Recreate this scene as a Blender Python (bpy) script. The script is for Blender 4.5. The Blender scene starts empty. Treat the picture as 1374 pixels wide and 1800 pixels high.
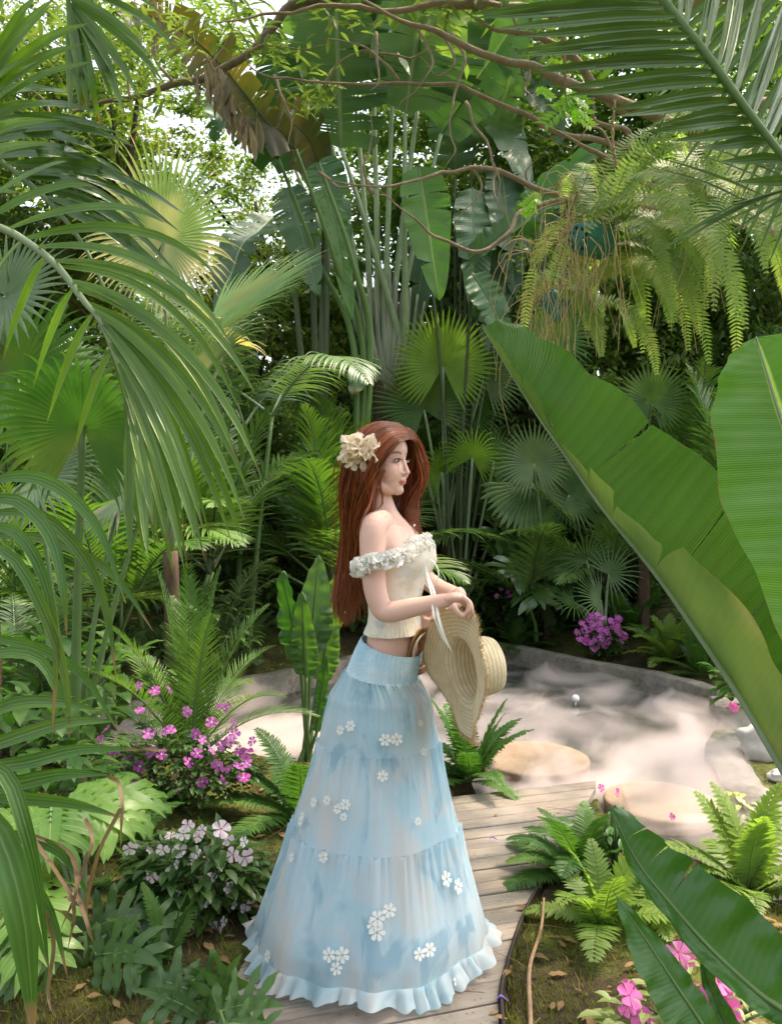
import bpy, math, random
from mathutils import Vector, Matrix, noise
V = Vector
random.seed(11)
sc = bpy.context.scene
PI = math.pi
# ------------------------------------------------------------------ camera
CAMZ, F = 1.35, 1400.0
YK = 1.0   # distance factor of the plant being placed
def P(px, py, Y):
    Y = Y * YK
    return V(((px - 687) / F * Y, Y, CAMZ - (py - 900) / F * Y))
cam = bpy.data.objects.new("camera", bpy.data.cameras.new("camera"))
sc.collection.objects.link(cam)
cam.location = (0, 0, CAMZ)
cam.rotation_euler = (math.radians(90), 0, 0)
cam.data.sensor_fit = 'VERTICAL'
cam.data.sensor_height = 36
cam.data.sensor_width = 36
cam.data.lens = 36 * F / 1800
cam.data.clip_start = 0.05
cam.data.clip_end = 400
sc.camera = cam
# ------------------------------------------------------------------ sky, sun, exposure
SUN = V((0.40, 0.16, 0.90)).normalized()
w = bpy.data.worlds.new("World"); sc.world = w; w.use_nodes = True
nt = w.node_tree; nt.nodes.clear()
wo = nt.nodes.new('ShaderNodeOutputWorld'); bg = nt.nodes.new('ShaderNodeBackground')
sky = nt.nodes.new('ShaderNodeTexSky'); sky.sky_type = 'NISHITA'; sky.sun_disc = False
sky.sun_elevation = math.asin(SUN.z); sky.sun_rotation = math.atan2(SUN.x, SUN.y)
sky.dust_density = 6.0; sky.air_density = 1.0; sky.ozone_density = 1.0
bg.inputs['Strength'].default_value = 0.15
hs = nt.nodes.new('ShaderNodeHueSaturation'); hs.inputs['Saturation'].default_value = 0.35   # hazy, almost white sky
nt.links.new(sky.outputs[0], hs.inputs['Color']); nt.links.new(hs.outputs[0], bg.inputs[0]); nt.links.new(bg.outputs[0], wo.inputs[0])
sl = bpy.data.lights.new("sun", 'SUN'); sl.energy = 2.0; sl.angle = math.radians(1.5); sl.color = (1.0, 0.80, 0.58)
so = bpy.data.objects.new("sun", sl); sc.collection.objects.link(so)
so.rotation_euler = SUN.to_track_quat('Z', 'Y').to_euler()
sc.view_settings.view_transform = 'Standard'; sc.view_settings.look = 'None'
sc.view_settings.exposure = 1.76; sc.view_settings.gamma = 1.0
sc.cycles.max_bounces = 10; sc.cycles.diffuse_bounces = 5; sc.cycles.transmission_bounces = 6
sc.cycles.transparent_max_bounces = 12; sc.cycles.volume_bounces = 2; sc.cycles.glossy_bounces = 3
sc.cycles.sample_clamp_indirect = 6
# ------------------------------------------------------------------ mesh builder
def rnd(a, b): return random.uniform(a, b)
class MB:
    def __init__(s): s.v = []; s.f = []; s.uv = []; s.mi = []
    def add(s, co, u=0.5, v=0.5):
        s.v.append((co[0], co[1], co[2])); s.uv.append((u, v)); return len(s.v) - 1
    def face(s, idx, m=0): s.f.append(idx); s.mi.append(m)
    def mesh(s, name, mats, origin=None, smooth=True):
        me = bpy.data.meshes.new(name)
        vs = s.v
        if origin is not None:
            ox, oy, oz = origin; vs = [(a - ox, b - oy, c - oz) for a, b, c in vs]
        me.from_pydata(vs, [], s.f)
        for m in mats: me.materials.append(m)
        me.polygons.foreach_set('material_index', s.mi)
        me.polygons.foreach_set('use_smooth', [smooth] * len(s.f))
        ul = me.uv_layers.new(name='UVMap')
        uv = s.uv; flat = []
        for f in s.f:
            for i in f: flat.extend(uv[i])
        ul.data.foreach_set('uv', flat)
        me.update()
        return me
    def build(s, name, mats, parent=None, smooth=True):
        """vertices are in world space; the part hangs under its parent"""
        if not isinstance(mats, (list, tuple)): mats = [mats]
        o = None
        if parent is not None:
            org = wloc(parent)
        else:
            n = len(s.v); org = V((sum(a[0] for a in s.v) / n, sum(a[1] for a in s.v) / n, min(a[2] for a in s.v)))
        me = s.mesh(name, mats, org, smooth)
        o = bpy.data.objects.new(name, me); sc.collection.objects.link(o)
        if parent is not None: o.parent = parent
        else: o.location = org
        return o
def wloc(o):
    l = o.location.copy()
    while o.parent: o = o.parent; l += o.location
    return l
def tag(o, label, cat, group=None, kind=None):
    if label: o['label'] = label
    if cat: o['category'] = cat
    if group: o['group'] = group
    if kind: o['kind'] = kind
    return o
def thing(name, loc, label, cat, group=None):
    o = bpy.data.objects.new(name, None); sc.collection.objects.link(o)
    o.empty_display_size = 0.1; o.location = loc
    return tag(o, label, cat, group)
def inst(me, name, parent, loc=(0, 0, 0), rot=(0, 0, 0), scale=1.0):
    o = bpy.data.objects.new(name, me); sc.collection.objects.link(o)
    o.parent = parent; o.location = loc; o.rotation_euler = rot
    o.scale = (scale,) * 3 if not isinstance(scale, (tuple, list)) else scale
    return o
def catmull(pts, n):
    """n+1 points along a smooth curve through pts"""
    pts = [V(p) for p in pts]
    if len(pts) == 2: return [pts[0].lerp(pts[1], i / n) for i in range(n + 1)]
    q = [pts[0] * 2 - pts[1]] + pts + [pts[-1] * 2 - pts[-2]]
    out = []; m = len(pts) - 1
    for i in range(n + 1):
        s = i / n * m; k = min(int(s), m - 1); t = s - k
        a, b, c, d = q[k:k + 4]
        out.append(0.5 * ((2 * b) + (c - a) * t + (2 * a - 5 * b + 4 * c - d) * t * t + (3 * b - a - 3 * c + d) * t ** 3))
    return out
def lerpl(xs, n):
    m = len(xs) - 1; out = []
    for i in range(n + 1):
        s = i / n * m; k = min(int(s), m - 1); out.append(xs[k] + (xs[k + 1] - xs[k]) * (s - k))
    return out
def tube(mb, pts, radii, n=6, m=0, flat=None, cap=True):
    pts = [V(p) for p in pts]; N = len(pts)
    if not isinstance(radii, (list, tuple)): radii = [radii] * N
    if len(radii) != N: radii = lerpl(radii, N - 1)
    t = (pts[1] - pts[0]).normalized()
    a = t.cross(V((0, 0, 1)))
    if a.length < 0.05: a = t.cross(V((0, 1, 0)))
    a.normalize(); rings = []
    for i in range(N):
        if i < N - 1: tn = (pts[i + 1] - pts[max(i - 1, 0)])
        else: tn = pts[i] - pts[i - 1]
        tn.normalize(); a = (a - tn * a.dot(tn)).normalized(); b = tn.cross(a)
        ring = []
        for k in range(n):
            th = 2 * PI * k / n; ca, sa = math.cos(th), math.sin(th)
            if flat: sa *= flat
            ring.append(mb.add(pts[i] + (a * ca + b * sa) * radii[i], k / n, i / (N - 1)))
        rings.append(ring)
    for i in range(N - 1):
        for k in range(n):
            mb.face((rings[i][k], rings[i][(k + 1) % n], rings[i + 1][(k + 1) % n], rings[i + 1][k]), m)
    if cap:
        mb.face(tuple(reversed(rings[0])), m); mb.face(tuple(rings[-1]), m)
def ellipsoid(mb, c, r, rot=None, nu=16, nv=10, m=0):
    c = V(c); rows = []
    for j in range(nv + 1):
        ph = PI * j / nv - PI / 2
        if j in (0, nv):
            p = V((0, 0, r[2] * math.sin(ph)))
            if rot: p = rot @ p
            rows.append([mb.add(c + p, .5, j / nv)])
            continue
        row = []
        for i in range(nu):
            th = 2 * PI * i / nu
            p = V((r[0] * math.cos(ph) * math.cos(th), r[1] * math.cos(ph) * math.sin(th), r[2] * math.sin(ph)))
            if rot: p = rot @ p
            row.append(mb.add(c + p, i / nu, j / nv))
        rows.append(row)
    for j in range(nv):
        for i in range(nu):
            i2 = (i + 1) % nu
            if j == 0: mb.face((rows[0][0], rows[1][i2], rows[1][i]), m)
            elif j == nv - 1: mb.face((rows[j][i], rows[j][i2], rows[nv][0]), m)
            else: mb.face((rows[j][i], rows[j][i2], rows[j + 1][i2], rows[j + 1][i]), m)
def box(mb, c, s, rz=0, m=0):
    c = V(c); R = Matrix.Rotation(rz, 3, 'Z'); ids = []
    for z in (-1, 1):
        for x, y in ((-1, -1), (1, -1), (1, 1), (-1, 1)):
            ids.append(mb.add(c + R @ V((x * s[0] / 2, y * s[1] / 2, z * s[2] / 2))))
    a = ids
    for f in ((3, 2, 1, 0), (4, 5, 6, 7), (0, 1, 5, 4), (1, 2, 6, 5), (2, 3, 7, 6), (3, 0, 4, 7)): mb.face(tuple(a[i] for i in f), m)
# ------------------------------------------------------------------ plant primitives
def perp(side, d):
    s = side - d * side.dot(d)
    return s.normalized() if s.length > 1e-4 else d.cross(V((.3, .2, 1))).normalized()
def blade(mb, p, d, L, W, n=5, side=None, droop=.5, fold=.3, m=0, w0=.35, peak=.35, wave=0, sag=None, sway=None):
    p = V(p); d = V(d).normalized()
    side = perp(V(side) if side is not None else d.cross(V((0, 0, 1))), d)
    prev = None; st = L / n
    for i in range(n + 1):
        t = i / n
        if t < peak: ww = W * (w0 + (1 - w0) * math.sin(t / peak * PI / 2))
        else: ww = W * max(0.0, 1 - ((t - peak) / (1 - peak)) ** 1.8)
        side = perp(side, d); nr = side.cross(d)
        if nr.z < 0: nr = -nr
        if i == n:
            k = mb.add(p, .5, 1.0); cur = (k,)
            mb.face((prev[0], prev[1], k), m); mb.face((prev[1], prev[2], k), m)
        else:
            wv = nr * (wave * W * math.sin(i * 2.1 + p.x * 40))
            cur = (mb.add(p - side * ww / 2 + nr * fold * ww / 2 + wv, 0, t), mb.add(p, .5, t), mb.add(p + side * ww / 2 + nr * fold * ww / 2 - wv, 1, t))
            if prev:
                mb.face((prev[0], prev[1], cur[1], cur[0]), m); mb.face((prev[1], prev[2], cur[2], cur[1]), m)
        prev = cur
        dz = droop / n * ((.35 + 1.3 * t) if sag is None else (sag[0] + (sag[1] - sag[0]) * t))
        d = d + V((0, 0, -dz))
        if sway is not None: d = d + sway * (1.0 / n)
        d.normalize(); p = p + d * st
def frond(mb, pts, N, nl, Lf, W, a0=60, a1=35, lift=.15, droop=.6, fold=.35, rr=.012, start=.12, n=5, ml=0, mr=1, jit=.08, sides=(-1, 1), w0=.35, peak=.3, resample=None, tube_n=5, sway=None):
    K = resample or max(12, nl)
    c = catmull(pts, K); N = V(N)
    tube(mb, c, [rr, rr * .75, rr * .5, rr * .12], n=tube_n, m=mr)
    for k in range(nl):
        t = start + (1 - start) * (k + .5) / nl
        f = t * K; i = min(int(f), K - 1)
        p = c[i].lerp(c[i + 1], f - i); T = (c[i + 1] - c[i]).normalized()
        Np = perp(N, T); S = T.cross(Np)
        a = math.radians(a0 + (a1 - a0) * t)
        for s in sides:
            aa = a + rnd(-jit, jit)
            d = T * math.cos(aa) + S * s * math.sin(aa) + Np * (lift + rnd(-jit, jit))
            blade(mb, p + S * s * rr * .4, d, Lf(t) * rnd(.92, 1.06), W * (.75 + .25 * math.sin(PI * t)), n=n, side=T, droop=droop * rnd(.7, 1.3), fold=fold, m=ml, w0=w0, peak=peak, sway=sway)
def arc(p, d, L, droop, n=12):
    p = V(p); d = V(d).normalized(); out = [p.copy()]
    for i in range(n):
        d = d + V((0, 0, -droop / n * (.4 + 1.2 * i / n))); d.normalize(); p = p + d * L / n; out.append(p.copy())
    return out
def fan(mb, c, axis, N, R, ns=44, span=300, fused=.5, droop=.6, cone=.18, fold=.5, ml=0, n=9, jit=.06, w=1.0):
    c = V(c); A = V(axis).normalized(); N = perp(V(N), A); S = N.cross(A)
    sp = math.radians(span); dth = sp / (ns - 1)
    for k in range(ns):
        th = (k / (ns - 1) - .5) * sp
        d = A * math.cos(th) + S * math.sin(th); side = (N.cross(d)).normalized()
        d = (d + N * cone).normalized()
        L = R * (.82 + .18 * math.cos(th * .5)) * rnd(1 - jit, 1 + jit); dr = droop * rnd(.6, 1.4)
        p = c.copy(); prev = None; wmax = 2 * fused * L * math.tan(dth / 2) * w
        fj = fused * rnd(.88, 1.08)
        for i in range(n + 1):
            t = i / n
            ww = wmax * (t / fj) if t < fj else wmax * max(0, 1 - ((t - fj) / (1 - fj)) ** 1.25)
            ww = max(ww, .0015); side = perp(side, d); nr = side.cross(d)
            if nr.dot(N) < 0: nr = -nr
            cur = (mb.add(p - side * ww / 2, 0, t), mb.add(p + nr * fold * ww / 2, .5, t), mb.add(p + side * ww / 2, 1, t))
            if prev:
                mb.face((prev[0], prev[1], cur[1], cur[0]), ml); mb.face((prev[1], prev[2], cur[2], cur[1]), ml)
            prev = cur
            if t > fj * .7: d = (d + V((0, 0, -dr / n * 1.8 * (t - fj * .7) / (1 - fj * .7)))).normalized()
            p = p + d * L / n
def big_leaf(mb, mid, N, wl, wr, prof=None, foldl=.35, foldr=.35, tears_l=(), tears_r=(), K=64, M=7, ml=0, mr=1, rib=.012, gap=.25, ripple=.012, skew=.07, torn_drop=.12, curl=0.0, thickrib=True, end_round=True, seed=1):
    """broad paddle leaf along the midrib points; each half made of panels between tears"""
    R = random.Random(seed)
    c = catmull(mid, K); N = V(N)
    if thickrib: tube(mb, c, [rib, rib * .7, rib * .45, rib * .15], n=6, m=mr, flat=.7)
    fr = []
    for i in range(K + 1):
        T = (c[min(i + 1, K)] - c[max(i - 1, 0)]).normalized(); Np = perp(N, T); fr.append((T, Np, T.cross(Np)))
    if prof is None: prof = lambda t: max(0.0, math.sin(PI * min(1, t * .97 + .03) ** .8)) ** .55
    def at(t):
        f = max(0, min(K, t * K)); i = min(int(f), K - 1); g = f - i
        return c[i].lerp(c[i + 1], g), fr[i][0], fr[i][1].lerp(fr[i + 1][1], g), fr[i][2].lerp(fr[i + 1][2], g)
    for sgn, W, fo, tears in ((-1, wl, foldl, tears_l), (1, wr, foldr, tears_r)):
        if W <= 0: continue
        br = [0.0] + sorted(tears) + [1.0]
        for a, b in zip(br[:-1], br[1:]):
            n = max(2, int(round((b - a) * K))); drop = R.uniform(-.3, 1) * torn_drop if len(tears) else 0
            tc = (a + b) / 2; rows = []; g = gap if len(tears) else 0
            g = min(g, .5)
            for i in range(n + 1):
                t = a + (b - a) * i / n; row = []
                for j in range(M + 1):
                    s = j / M
                    tt = t
                    if a > 0 and t < tc: tt = t + (tc - t) * g * s * s * ((tc - t) / (tc - a)) * .5
                    if b < 1 and t > tc: tt = t - (t - tc) * g * s * s * ((t - tc) / (b - tc)) * .5
                    te = tt + skew * s * (1 - tt)
                    p, T, Np, S = at(te)
                    wdt = W * prof(min(1, te)) * s
                    up = math.sin(fo) * wdt + curl * W * s ** 3 * prof(min(1, te)) + ripple * s * (math.sin(te * 23 + sgn) + .6 * math.sin(te * 51 + seed)) + noise.noise(V((te * 14, s * 2, seed))) * ripple * 1.5 * s
                    q = p + S * sgn * math.cos(fo) * wdt + Np * up + V((0, 0, -drop * s * s * W))
                    row.append(mb.add(q, .5 + sgn * s * .5, te))
                rows.append(row)
            for i in range(n):
                for j in range(M): mb.face((rows[i][j], rows[i][j + 1], rows[i + 1][j + 1], rows[i + 1][j]), ml)
def lobed(mb, base, d, N, L, W, nl=6, ml=0, droop=.5, wave=.2, mr=1):
    """deeply cut leaf: a central blade with broad wavy lobes"""
    d = V(d).normalized(); c = arc(base, d, L * .85, droop, 10); N = V(N)
    T0 = (c[1] - c[0]).normalized(); S0 = T0.cross(perp(N, T0))
    tube(mb, c, [.004, .002, .001], n=4, m=mr)
    blade(mb, c[0], d, L, W * .42, n=9, side=S0, droop=droop, fold=.15, m=ml, w0=.6, peak=.3)
    for k in range(nl):
        t = .06 + .8 * k / nl; f = t * 10; i = int(f); p = c[i].lerp(c[i + 1], f - i)
        T = (c[i + 1] - c[i]).normalized(); Np = perp(N, T); S = T.cross(Np)
        for s in (-1, 1):
            a = math.radians(95 - 60 * t + rnd(-6, 6))
            blade(mb, p, T * math.cos(a) + S * s * math.sin(a) + Np * .1, W * (.62 + .42 * math.sin(PI * (t + .12))) * rnd(.85, 1.1), W * .24, n=6, side=T, droop=droop * .9, fold=.1, m=ml, w0=.8, peak=.55, wave=wave)
# ------------------------------------------------------------------ materials
class NT:
    def __init__(s, name):
        s.m = bpy.data.materials.new(name); s.m.use_nodes = True; s.t = s.m.node_tree; s.t.nodes.clear()
        s.out = s.n('ShaderNodeOutputMaterial')
    def n(s, typ, **kw):
        nd = s.t.nodes.new(typ)
        for k, v in kw.items(): setattr(nd, k, v)
        return nd
    def l(s, a, b): s.t.links.new(a, b)
    def math(s, op, a, b=None, clamp=False):
        nd = s.n('ShaderNodeMath', operation=op); nd.use_clamp = clamp
        for i, x in enumerate((a, b)):
            if x is None: continue
            if isinstance(x, (int, float)): nd.inputs[i].default_value = x
            else: s.l(x, nd.inputs[i])
        return nd.outputs[0]
    def mix(s, fac, a, b, typ='MIX'):
        nd = s.n('ShaderNodeMix', data_type='RGBA', blend_type=typ)
        for i, x in ((0, fac), (6, a), (7, b)):
            if isinstance(x, (int, float)): nd.inputs[i].default_value = x
            elif isinstance(x, tuple): nd.inputs[i].default_value = (*x, 1) if len(x) == 3 else x
            else: s.l(x, nd.inputs[i])
        return nd.outputs[2]
    def noise(s, scale, detail=3, coord='Object', rough=.55, dist=0.0, vec=None):
        nd = s.n('ShaderNodeTexNoise'); nd.inputs['Scale'].default_value = scale; nd.inputs['Detail'].default_value = detail
        nd.inputs['Roughness'].default_value = rough; nd.inputs['Distortion'].default_value = dist
        if vec is None: vec = s.coord(coord)
        s.l(vec, nd.inputs['Vector']); return nd.outputs['Fac']
    def coord(s, which='Object'):
        if not hasattr(s, 'tc'): s.tc = s.n('ShaderNodeTexCoord')
        return s.tc.outputs[which]
    def ramp(s, fac, lo, hi, a=0.0, b=1.0):
        nd = s.n('ShaderNodeMapRange'); s.l(fac, nd.inputs[0])
        nd.inputs[1].default_value = lo; nd.inputs[2].default_value = hi; nd.inputs[3].default_value = a; nd.inputs[4].default_value = b
        return nd.outputs[0]
    def sep(s, vec):
        nd = s.n('ShaderNodeSeparateXYZ'); s.l(vec, nd.inputs[0]); return nd.outputs
    def bump(s, h, strength=.3, dist=.01):
        nd = s.n('ShaderNodeBump'); nd.inputs['Strength'].default_value = strength; nd.inputs['Distance'].default_value = dist
        s.l(h, nd.inputs['Height']); return nd.outputs[0]
    def pbsdf(s, col, rough=.5, normal=None, spec=.5, **kw):
        nd = s.n('ShaderNodeBsdfPrincipled')
        for k, x in (('Base Color', col), ('Roughness', rough), ('Specular IOR Level', spec)):
            if isinstance(x, (int, float)): nd.inputs[k].default_value = x
            elif isinstance(x, tuple): nd.inputs[k].default_value = (*x, 1)
            else: s.l(x, nd.inputs[k])
        for k, v in kw.items(): nd.inputs[k.replace('_', ' ')].default_value = v
        if normal: s.l(normal, nd.inputs['Normal'])
        return nd.outputs[0]
    def done(s, sh): s.l(sh, s.out.inputs[0]); return s.m
def leafmat(name, c1, c2, trans=.35, rough=.42, tip=None, tcol=(.16, .085, .03), veins=0, midc=None, spec=.5, nscale=6, tr_gain=1.5, yellow=None, midw=.035, vdark=.75, trcol=None, ribs=0, vbump=.22):
    k = NT(name); uv = k.sep(k.coord('UV'))
    oi = k.n('ShaderNodeObjectInfo').outputs['Random']
    f = k.noise(nscale, 2)
    col = k.mix(k.ramp(f, .35, .65), c1, c2)
    col = k.mix(1.0, col, k.mix(oi, (.72, .78, .75), (1.22, 1.16, 1.05)), 'MULTIPLY')
    if yellow: col = k.mix(k.ramp(k.noise(2.3, 2), .52, .7, 0, yellow[1]), col, yellow[0])
    du = k.math('ABSOLUTE', k.math('SUBTRACT', uv[0], .5))
    nrm = None
    if ribs:
        rb = k.math('SINE', k.math('MULTIPLY', uv[0], ribs * 2 * PI)); col = k.mix(k.ramp(rb, -.2, 1, 0, .34), col, k.mix(1.0, col, (.55, .6, .6), 'MULTIPLY')); nrm = k.bump(rb, .25, .001)
    if veins:
        ph = k.math('ADD', uv[1], k.math('MULTIPLY', du, -.10))
        wv = k.math('SINE', k.math('MULTIPLY', ph, veins * 2 * PI))
        wv2 = k.math('SINE', k.math('MULTIPLY', ph, veins * 6.3 * 2 * PI))
        h = k.math('ADD', wv, k.math('MULTIPLY', wv2, .35))
        col = k.mix(k.ramp(h, .3, 1.35, 0, .30), col, k.mix(1.0, col, (vdark, vdark, vdark), 'MULTIPLY'))
        nrm = k.bump(h, vbump, .003)
    if veins:
        ed = k.math('ADD', du, k.math('MULTIPLY', k.math('SUBTRACT', k.noise(16, 4, rough=.7), .5), .16)); col = k.mix(k.ramp(ed, .500, .515, 0, .7), col, (.20, .13, .05))
        col = k.mix(k.ramp(k.noise(55, 2), .70, .75, 0, .5), col, (.14, .12, .04)); col = k.mix(k.ramp(k.noise(3.5, 4, rough=.7), .45, .75, 0, .35), col, k.mix(1.0, col, (1.7, 1.35, 1.1), 'MULTIPLY'))
    if midc: col = k.mix(k.ramp(du, midw * .5, midw, 1, 0), col, midc)
    if tip is not None:
        tt = k.math('ADD', uv[1], k.math('MULTIPLY', k.math('SUBTRACT', k.noise(9, 2), .5), .5))
        col = k.mix(k.ramp(tt, tip, tip + .07), col, tcol)
    b = k.pbsdf(col, rough, nrm, spec)
    tr = k.n('ShaderNodeBsdfTranslucent')
    k.l(k.mix(1.0, col, trcol or (tr_gain * 1.05, tr_gain * 1.15, tr_gain * .45), 'MULTIPLY'), tr.inputs[0])
    mx = k.n('ShaderNodeMixShader'); mx.inputs[0].default_value = trans
    k.l(b, mx.inputs[1]); k.l(tr.outputs[0], mx.inputs[2])
    return k.done(mx.outputs[0])
def barkmat(name, c1, c2, scale=12, rough=.85, bump=.5, stretch=None):
    k = NT(name); vec = k.coord('Object')
    if stretch:
        mp = k.n('ShaderNodeMapping'); mp.inputs['Scale'].default_value = stretch; k.l(vec, mp.inputs[0]); vec = mp.outputs[0]
    f = k.noise(scale, 5, vec=vec, rough=.65)
    f2 = k.noise(scale * .25, 2, vec=vec)
    col = k.mix(k.ramp(f, .35, .65), c1, c2); col = k.mix(k.ramp(f2, .45, .7, 0, .6), col, tuple(x * 1.5 for x in c2))
    return k.done(k.pbsdf(col, rough, k.bump(f, bump, .01), .3))
def plain(name, col, rough=.6, nscale=0, var=.2, spec=.4, bump=0, trans=0):
    k = NT(name); c = col; nrm = None
    if nscale:
        f = k.noise(nscale, 4); c = k.mix(f, tuple(x * (1 - var) for x in col), tuple(min(1, x * (1 + var)) for x in col))
        if bump: nrm = k.bump(f, bump, .004)
    b = k.pbsdf(c, rough, nrm, spec)
    if trans:
        tr = k.n('ShaderNodeBsdfTranslucent')
        if isinstance(c, tuple): tr.inputs[0].default_value = (*c, 1)
        else: k.l(c, tr.inputs[0])
        mx = k.n('ShaderNodeMixShader'); mx.inputs[0].default_value = trans
        k.l(b, mx.inputs[1]); k.l(tr.outputs[0], mx.inputs[2]); b = mx.outputs[0]
    return k.done(b)
# ------------------------------------------------------------------ the setting
POND = [(-1.9, 5.0), (-1.35, 5.75), (-.85, 6.35), (-.2, 7.1), (.5, 7.75), (1.05, 7.75), (1.55, 7.0), (2.08, 6.3), (2.4, 5.7), (2.2, 5.1),
        (1.84, 4.5), (1.72, 4.1), (1.66, 3.6), (1.62, 3.1), (1.58, 2.75), (1.50, 2.65), (1.36, 2.9), (1.18, 3.3), (1.02, 3.65), (1.08, 4.0), (.55, 3.93), (.48, 3.98), (.44, 4.2), (.1, 4.35), (-.6, 4.42), (-1.1, 4.45), (-1.6, 4.5)]
LEFT = [(-1.15, .4), (-.75, 1.3), (-.485, 2.1), (-.44, 2.39), (-.37, 2.6), (-.2, 2.9), (.0, 3.3), (.26, 3.76), (.34, 3.93)]
RIGHT = [(.22, .4), (.25, 1.3), (.285, 2.1), (.334, 2.36), (.449, 2.7), (.565, 2.95), (.79, 3.44), (1.0, 3.9), (1.03, 4.02)]
PATH = LEFT + RIGHT[::-1]
def sdist(x, y, poly):
    """signed distance, negative inside"""
    best = 1e9; ins = False; n = len(poly)
    for i in range(n):
        x1, y1 = poly[i]; x2, y2 = poly[(i + 1) % n]
        dx, dy = x2 - x1, y2 - y1
        t = max(0, min(1, ((x - x1) * dx + (y - y1) * dy) / (dx * dx + dy * dy)))
        d = (x - x1 - t * dx) ** 2 + (y - y1 - t * dy) ** 2
        if d < best: best = d
        if (y1 > y) != (y2 > y) and x < (x2 - x1) * (y - y1) / (y2 - y1) + x1: ins = not ins
    best = math.sqrt(best)
    return -best if ins else best
def sst(a, b, x):
    t = max(0, min(1, (x - a) / (b - a))); return t * t * (3 - 2 * t)
def gz(x, y):
    n1 = noise.noise(V((x * 1.3, y * 1.3, 3))); n2 = noise.noise(V((x * 6, y * 6, 7)))
    z = .015 + .03 * n1 + .012 * n2
    if x < -.5: z += .10 * sst(-.6, -1.6, x) * (1 - .5 * sst(3, 4.4, y))
    if y > 5: d_ = sdist(x, y, POND); z += .10 * sst(.1, .8, d_) + .26 * max(0, min(2.6, d_ - .5)) + .02 * max(0, y - 9)
    if -3 < x < 3.5 and 0 < y < 9:
        dp = sdist(x, y, POND); dd = sdist(x, y, PATH)
        z = z * sst(0, .25, dd) + (-.10) * (1 - sst(-.03, .02, dd))
        if dp < .10: z = -.42 + (z + .42) * sst(-.06, .08, dp)
    return z
xs = [-90, -60, -40, -26, -18, -13, -10, -8, -6.5, -5.5, -4.7] + [-4 + .05 * i for i in range(161)] + [4.7, 5.5, 6.5, 8, 10, 13, 18, 26, 40, 60, 90]
ys = [-40, -20, -10, -5, -2.5, -1, -.3, .2, .6] + [1.0 + .05 * i for i in range(170)] + [9.8, 10.3, 11, 12, 13.5, 16, 20, 26, 35, 50, 80, 140]
mb = MB(); rows = [[mb.add((x, y, gz(x, y))) for x in xs] for y in ys]
for j in range(len(ys) - 1):
    for i in range(len(xs) - 1): mb.face((rows[j][i], rows[j][i + 1], rows[j + 1][i + 1], rows[j + 1][i]))
k = NT('moss_soil'); n1 = k.noise(9, 5, rough=.7); n2 = k.noise(38, 5, rough=.7); n3 = k.noise(1.6, 3)
col = k.mix(k.ramp(n1, .4, .62), (.032, .022, .014), (.075, .10, .018))
col = k.mix(k.ramp(n2, .42, .6, 0, .6), col, (.15, .15, .035))
col = k.mix(k.ramp(n3, .48, .6, 0, .85), col, (.045, .03, .018))
M_SOIL = k.done(k.pbsdf(col, .95, k.bump(n2, .9, .02), .2))
g = mb.build('ground', M_SOIL); tag(g, None, None, kind='structure')
# pond floor stays the ground; the water lies over it
mb = MB(); ring = [mb.add((x, y, -.10)) for x, y in [(-2.3, 4.1), (-2.3, 6.0), (-.9, 7.4), (.3, 8.3), (1.3, 8.1), (2.8, 6.4), (2.6, 5.0), (2.1, 4.0), (1.95, 2.4), (1.1, 2.4), (.9, 3.0), (.9, 4.0), (0, 3.9)]]
mb.face(tuple(ring[::-1]))
k = NT('pond_water'); nz = k.noise(5, 3)
wm = k.done(k.pbsdf((.03, .035, .03), .06, k.bump(nz, .12, .02), .5))
tag(mb.build('water', wm), None, None, kind='structure')
# ---- wooden deck path: skewed planks clipped to the path outline
k = NT('weathered_wood')
uv = k.sep(k.coord('UV')); mp = k.n('ShaderNodeMapping'); mp.inputs['Rotation'].default_value = (0, 0, math.radians(-17)); k.l(k.coord('Object'), mp.inputs[0])
mp2 = k.n('ShaderNodeMapping'); mp2.inputs['Scale'].default_value = (1.5, 22, 1); k.l(mp.outputs[0], mp2.inputs[0])
gr = k.noise(6, 6, vec=mp2.outputs[0], rough=.7); bl = k.noise(3, 4)
pc = k.mix(uv[0], (.20, .165, .13), (.34, .285, .23))
pc = k.mix(k.ramp(gr, .3, .7, 0, .75), pc, (.12, .10, .085)); pc = k.mix(k.ramp(bl, .5, .68, 0, .5), pc, (.40, .35, .29))
pc = k.mix(k.ramp(k.noise(9, 5, rough=.75), .58, .72, 0, .6), pc, (.075, .08, .05))
M_DECK = k.done(k.pbsdf(pc, .75, k.bump(gr, .5, .006), .3))
mb = MB(); mbn = MB(); A = math.radians(17); ca, sa = math.cos(A), math.sin(A)
U = lambda x, y: (x * ca + y * sa, -x * sa + y * ca)
XY = lambda u, v: (u * ca - v * sa, u * sa + v * ca)
def cross(line, v):
    us = []
    for (a, b) in zip(line[:-1], line[1:]):
        (u1, v1), (u2, v2) = U(*a), U(*b)
        if (v1 - v) * (v2 - v) <= 0 and v1 != v2: us.append(u1 + (u2 - u1) * (v - v1) / (v2 - v1))
    return us
dens = lambda L: [tuple(p[:2]) for p in catmull([(a, b, 0) for a, b in L], 80)]
LD, RD = dens(LEFT), dens(RIGHT)
v = .5; pw = .095
vend = U(*LD[-1])[1]
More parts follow.
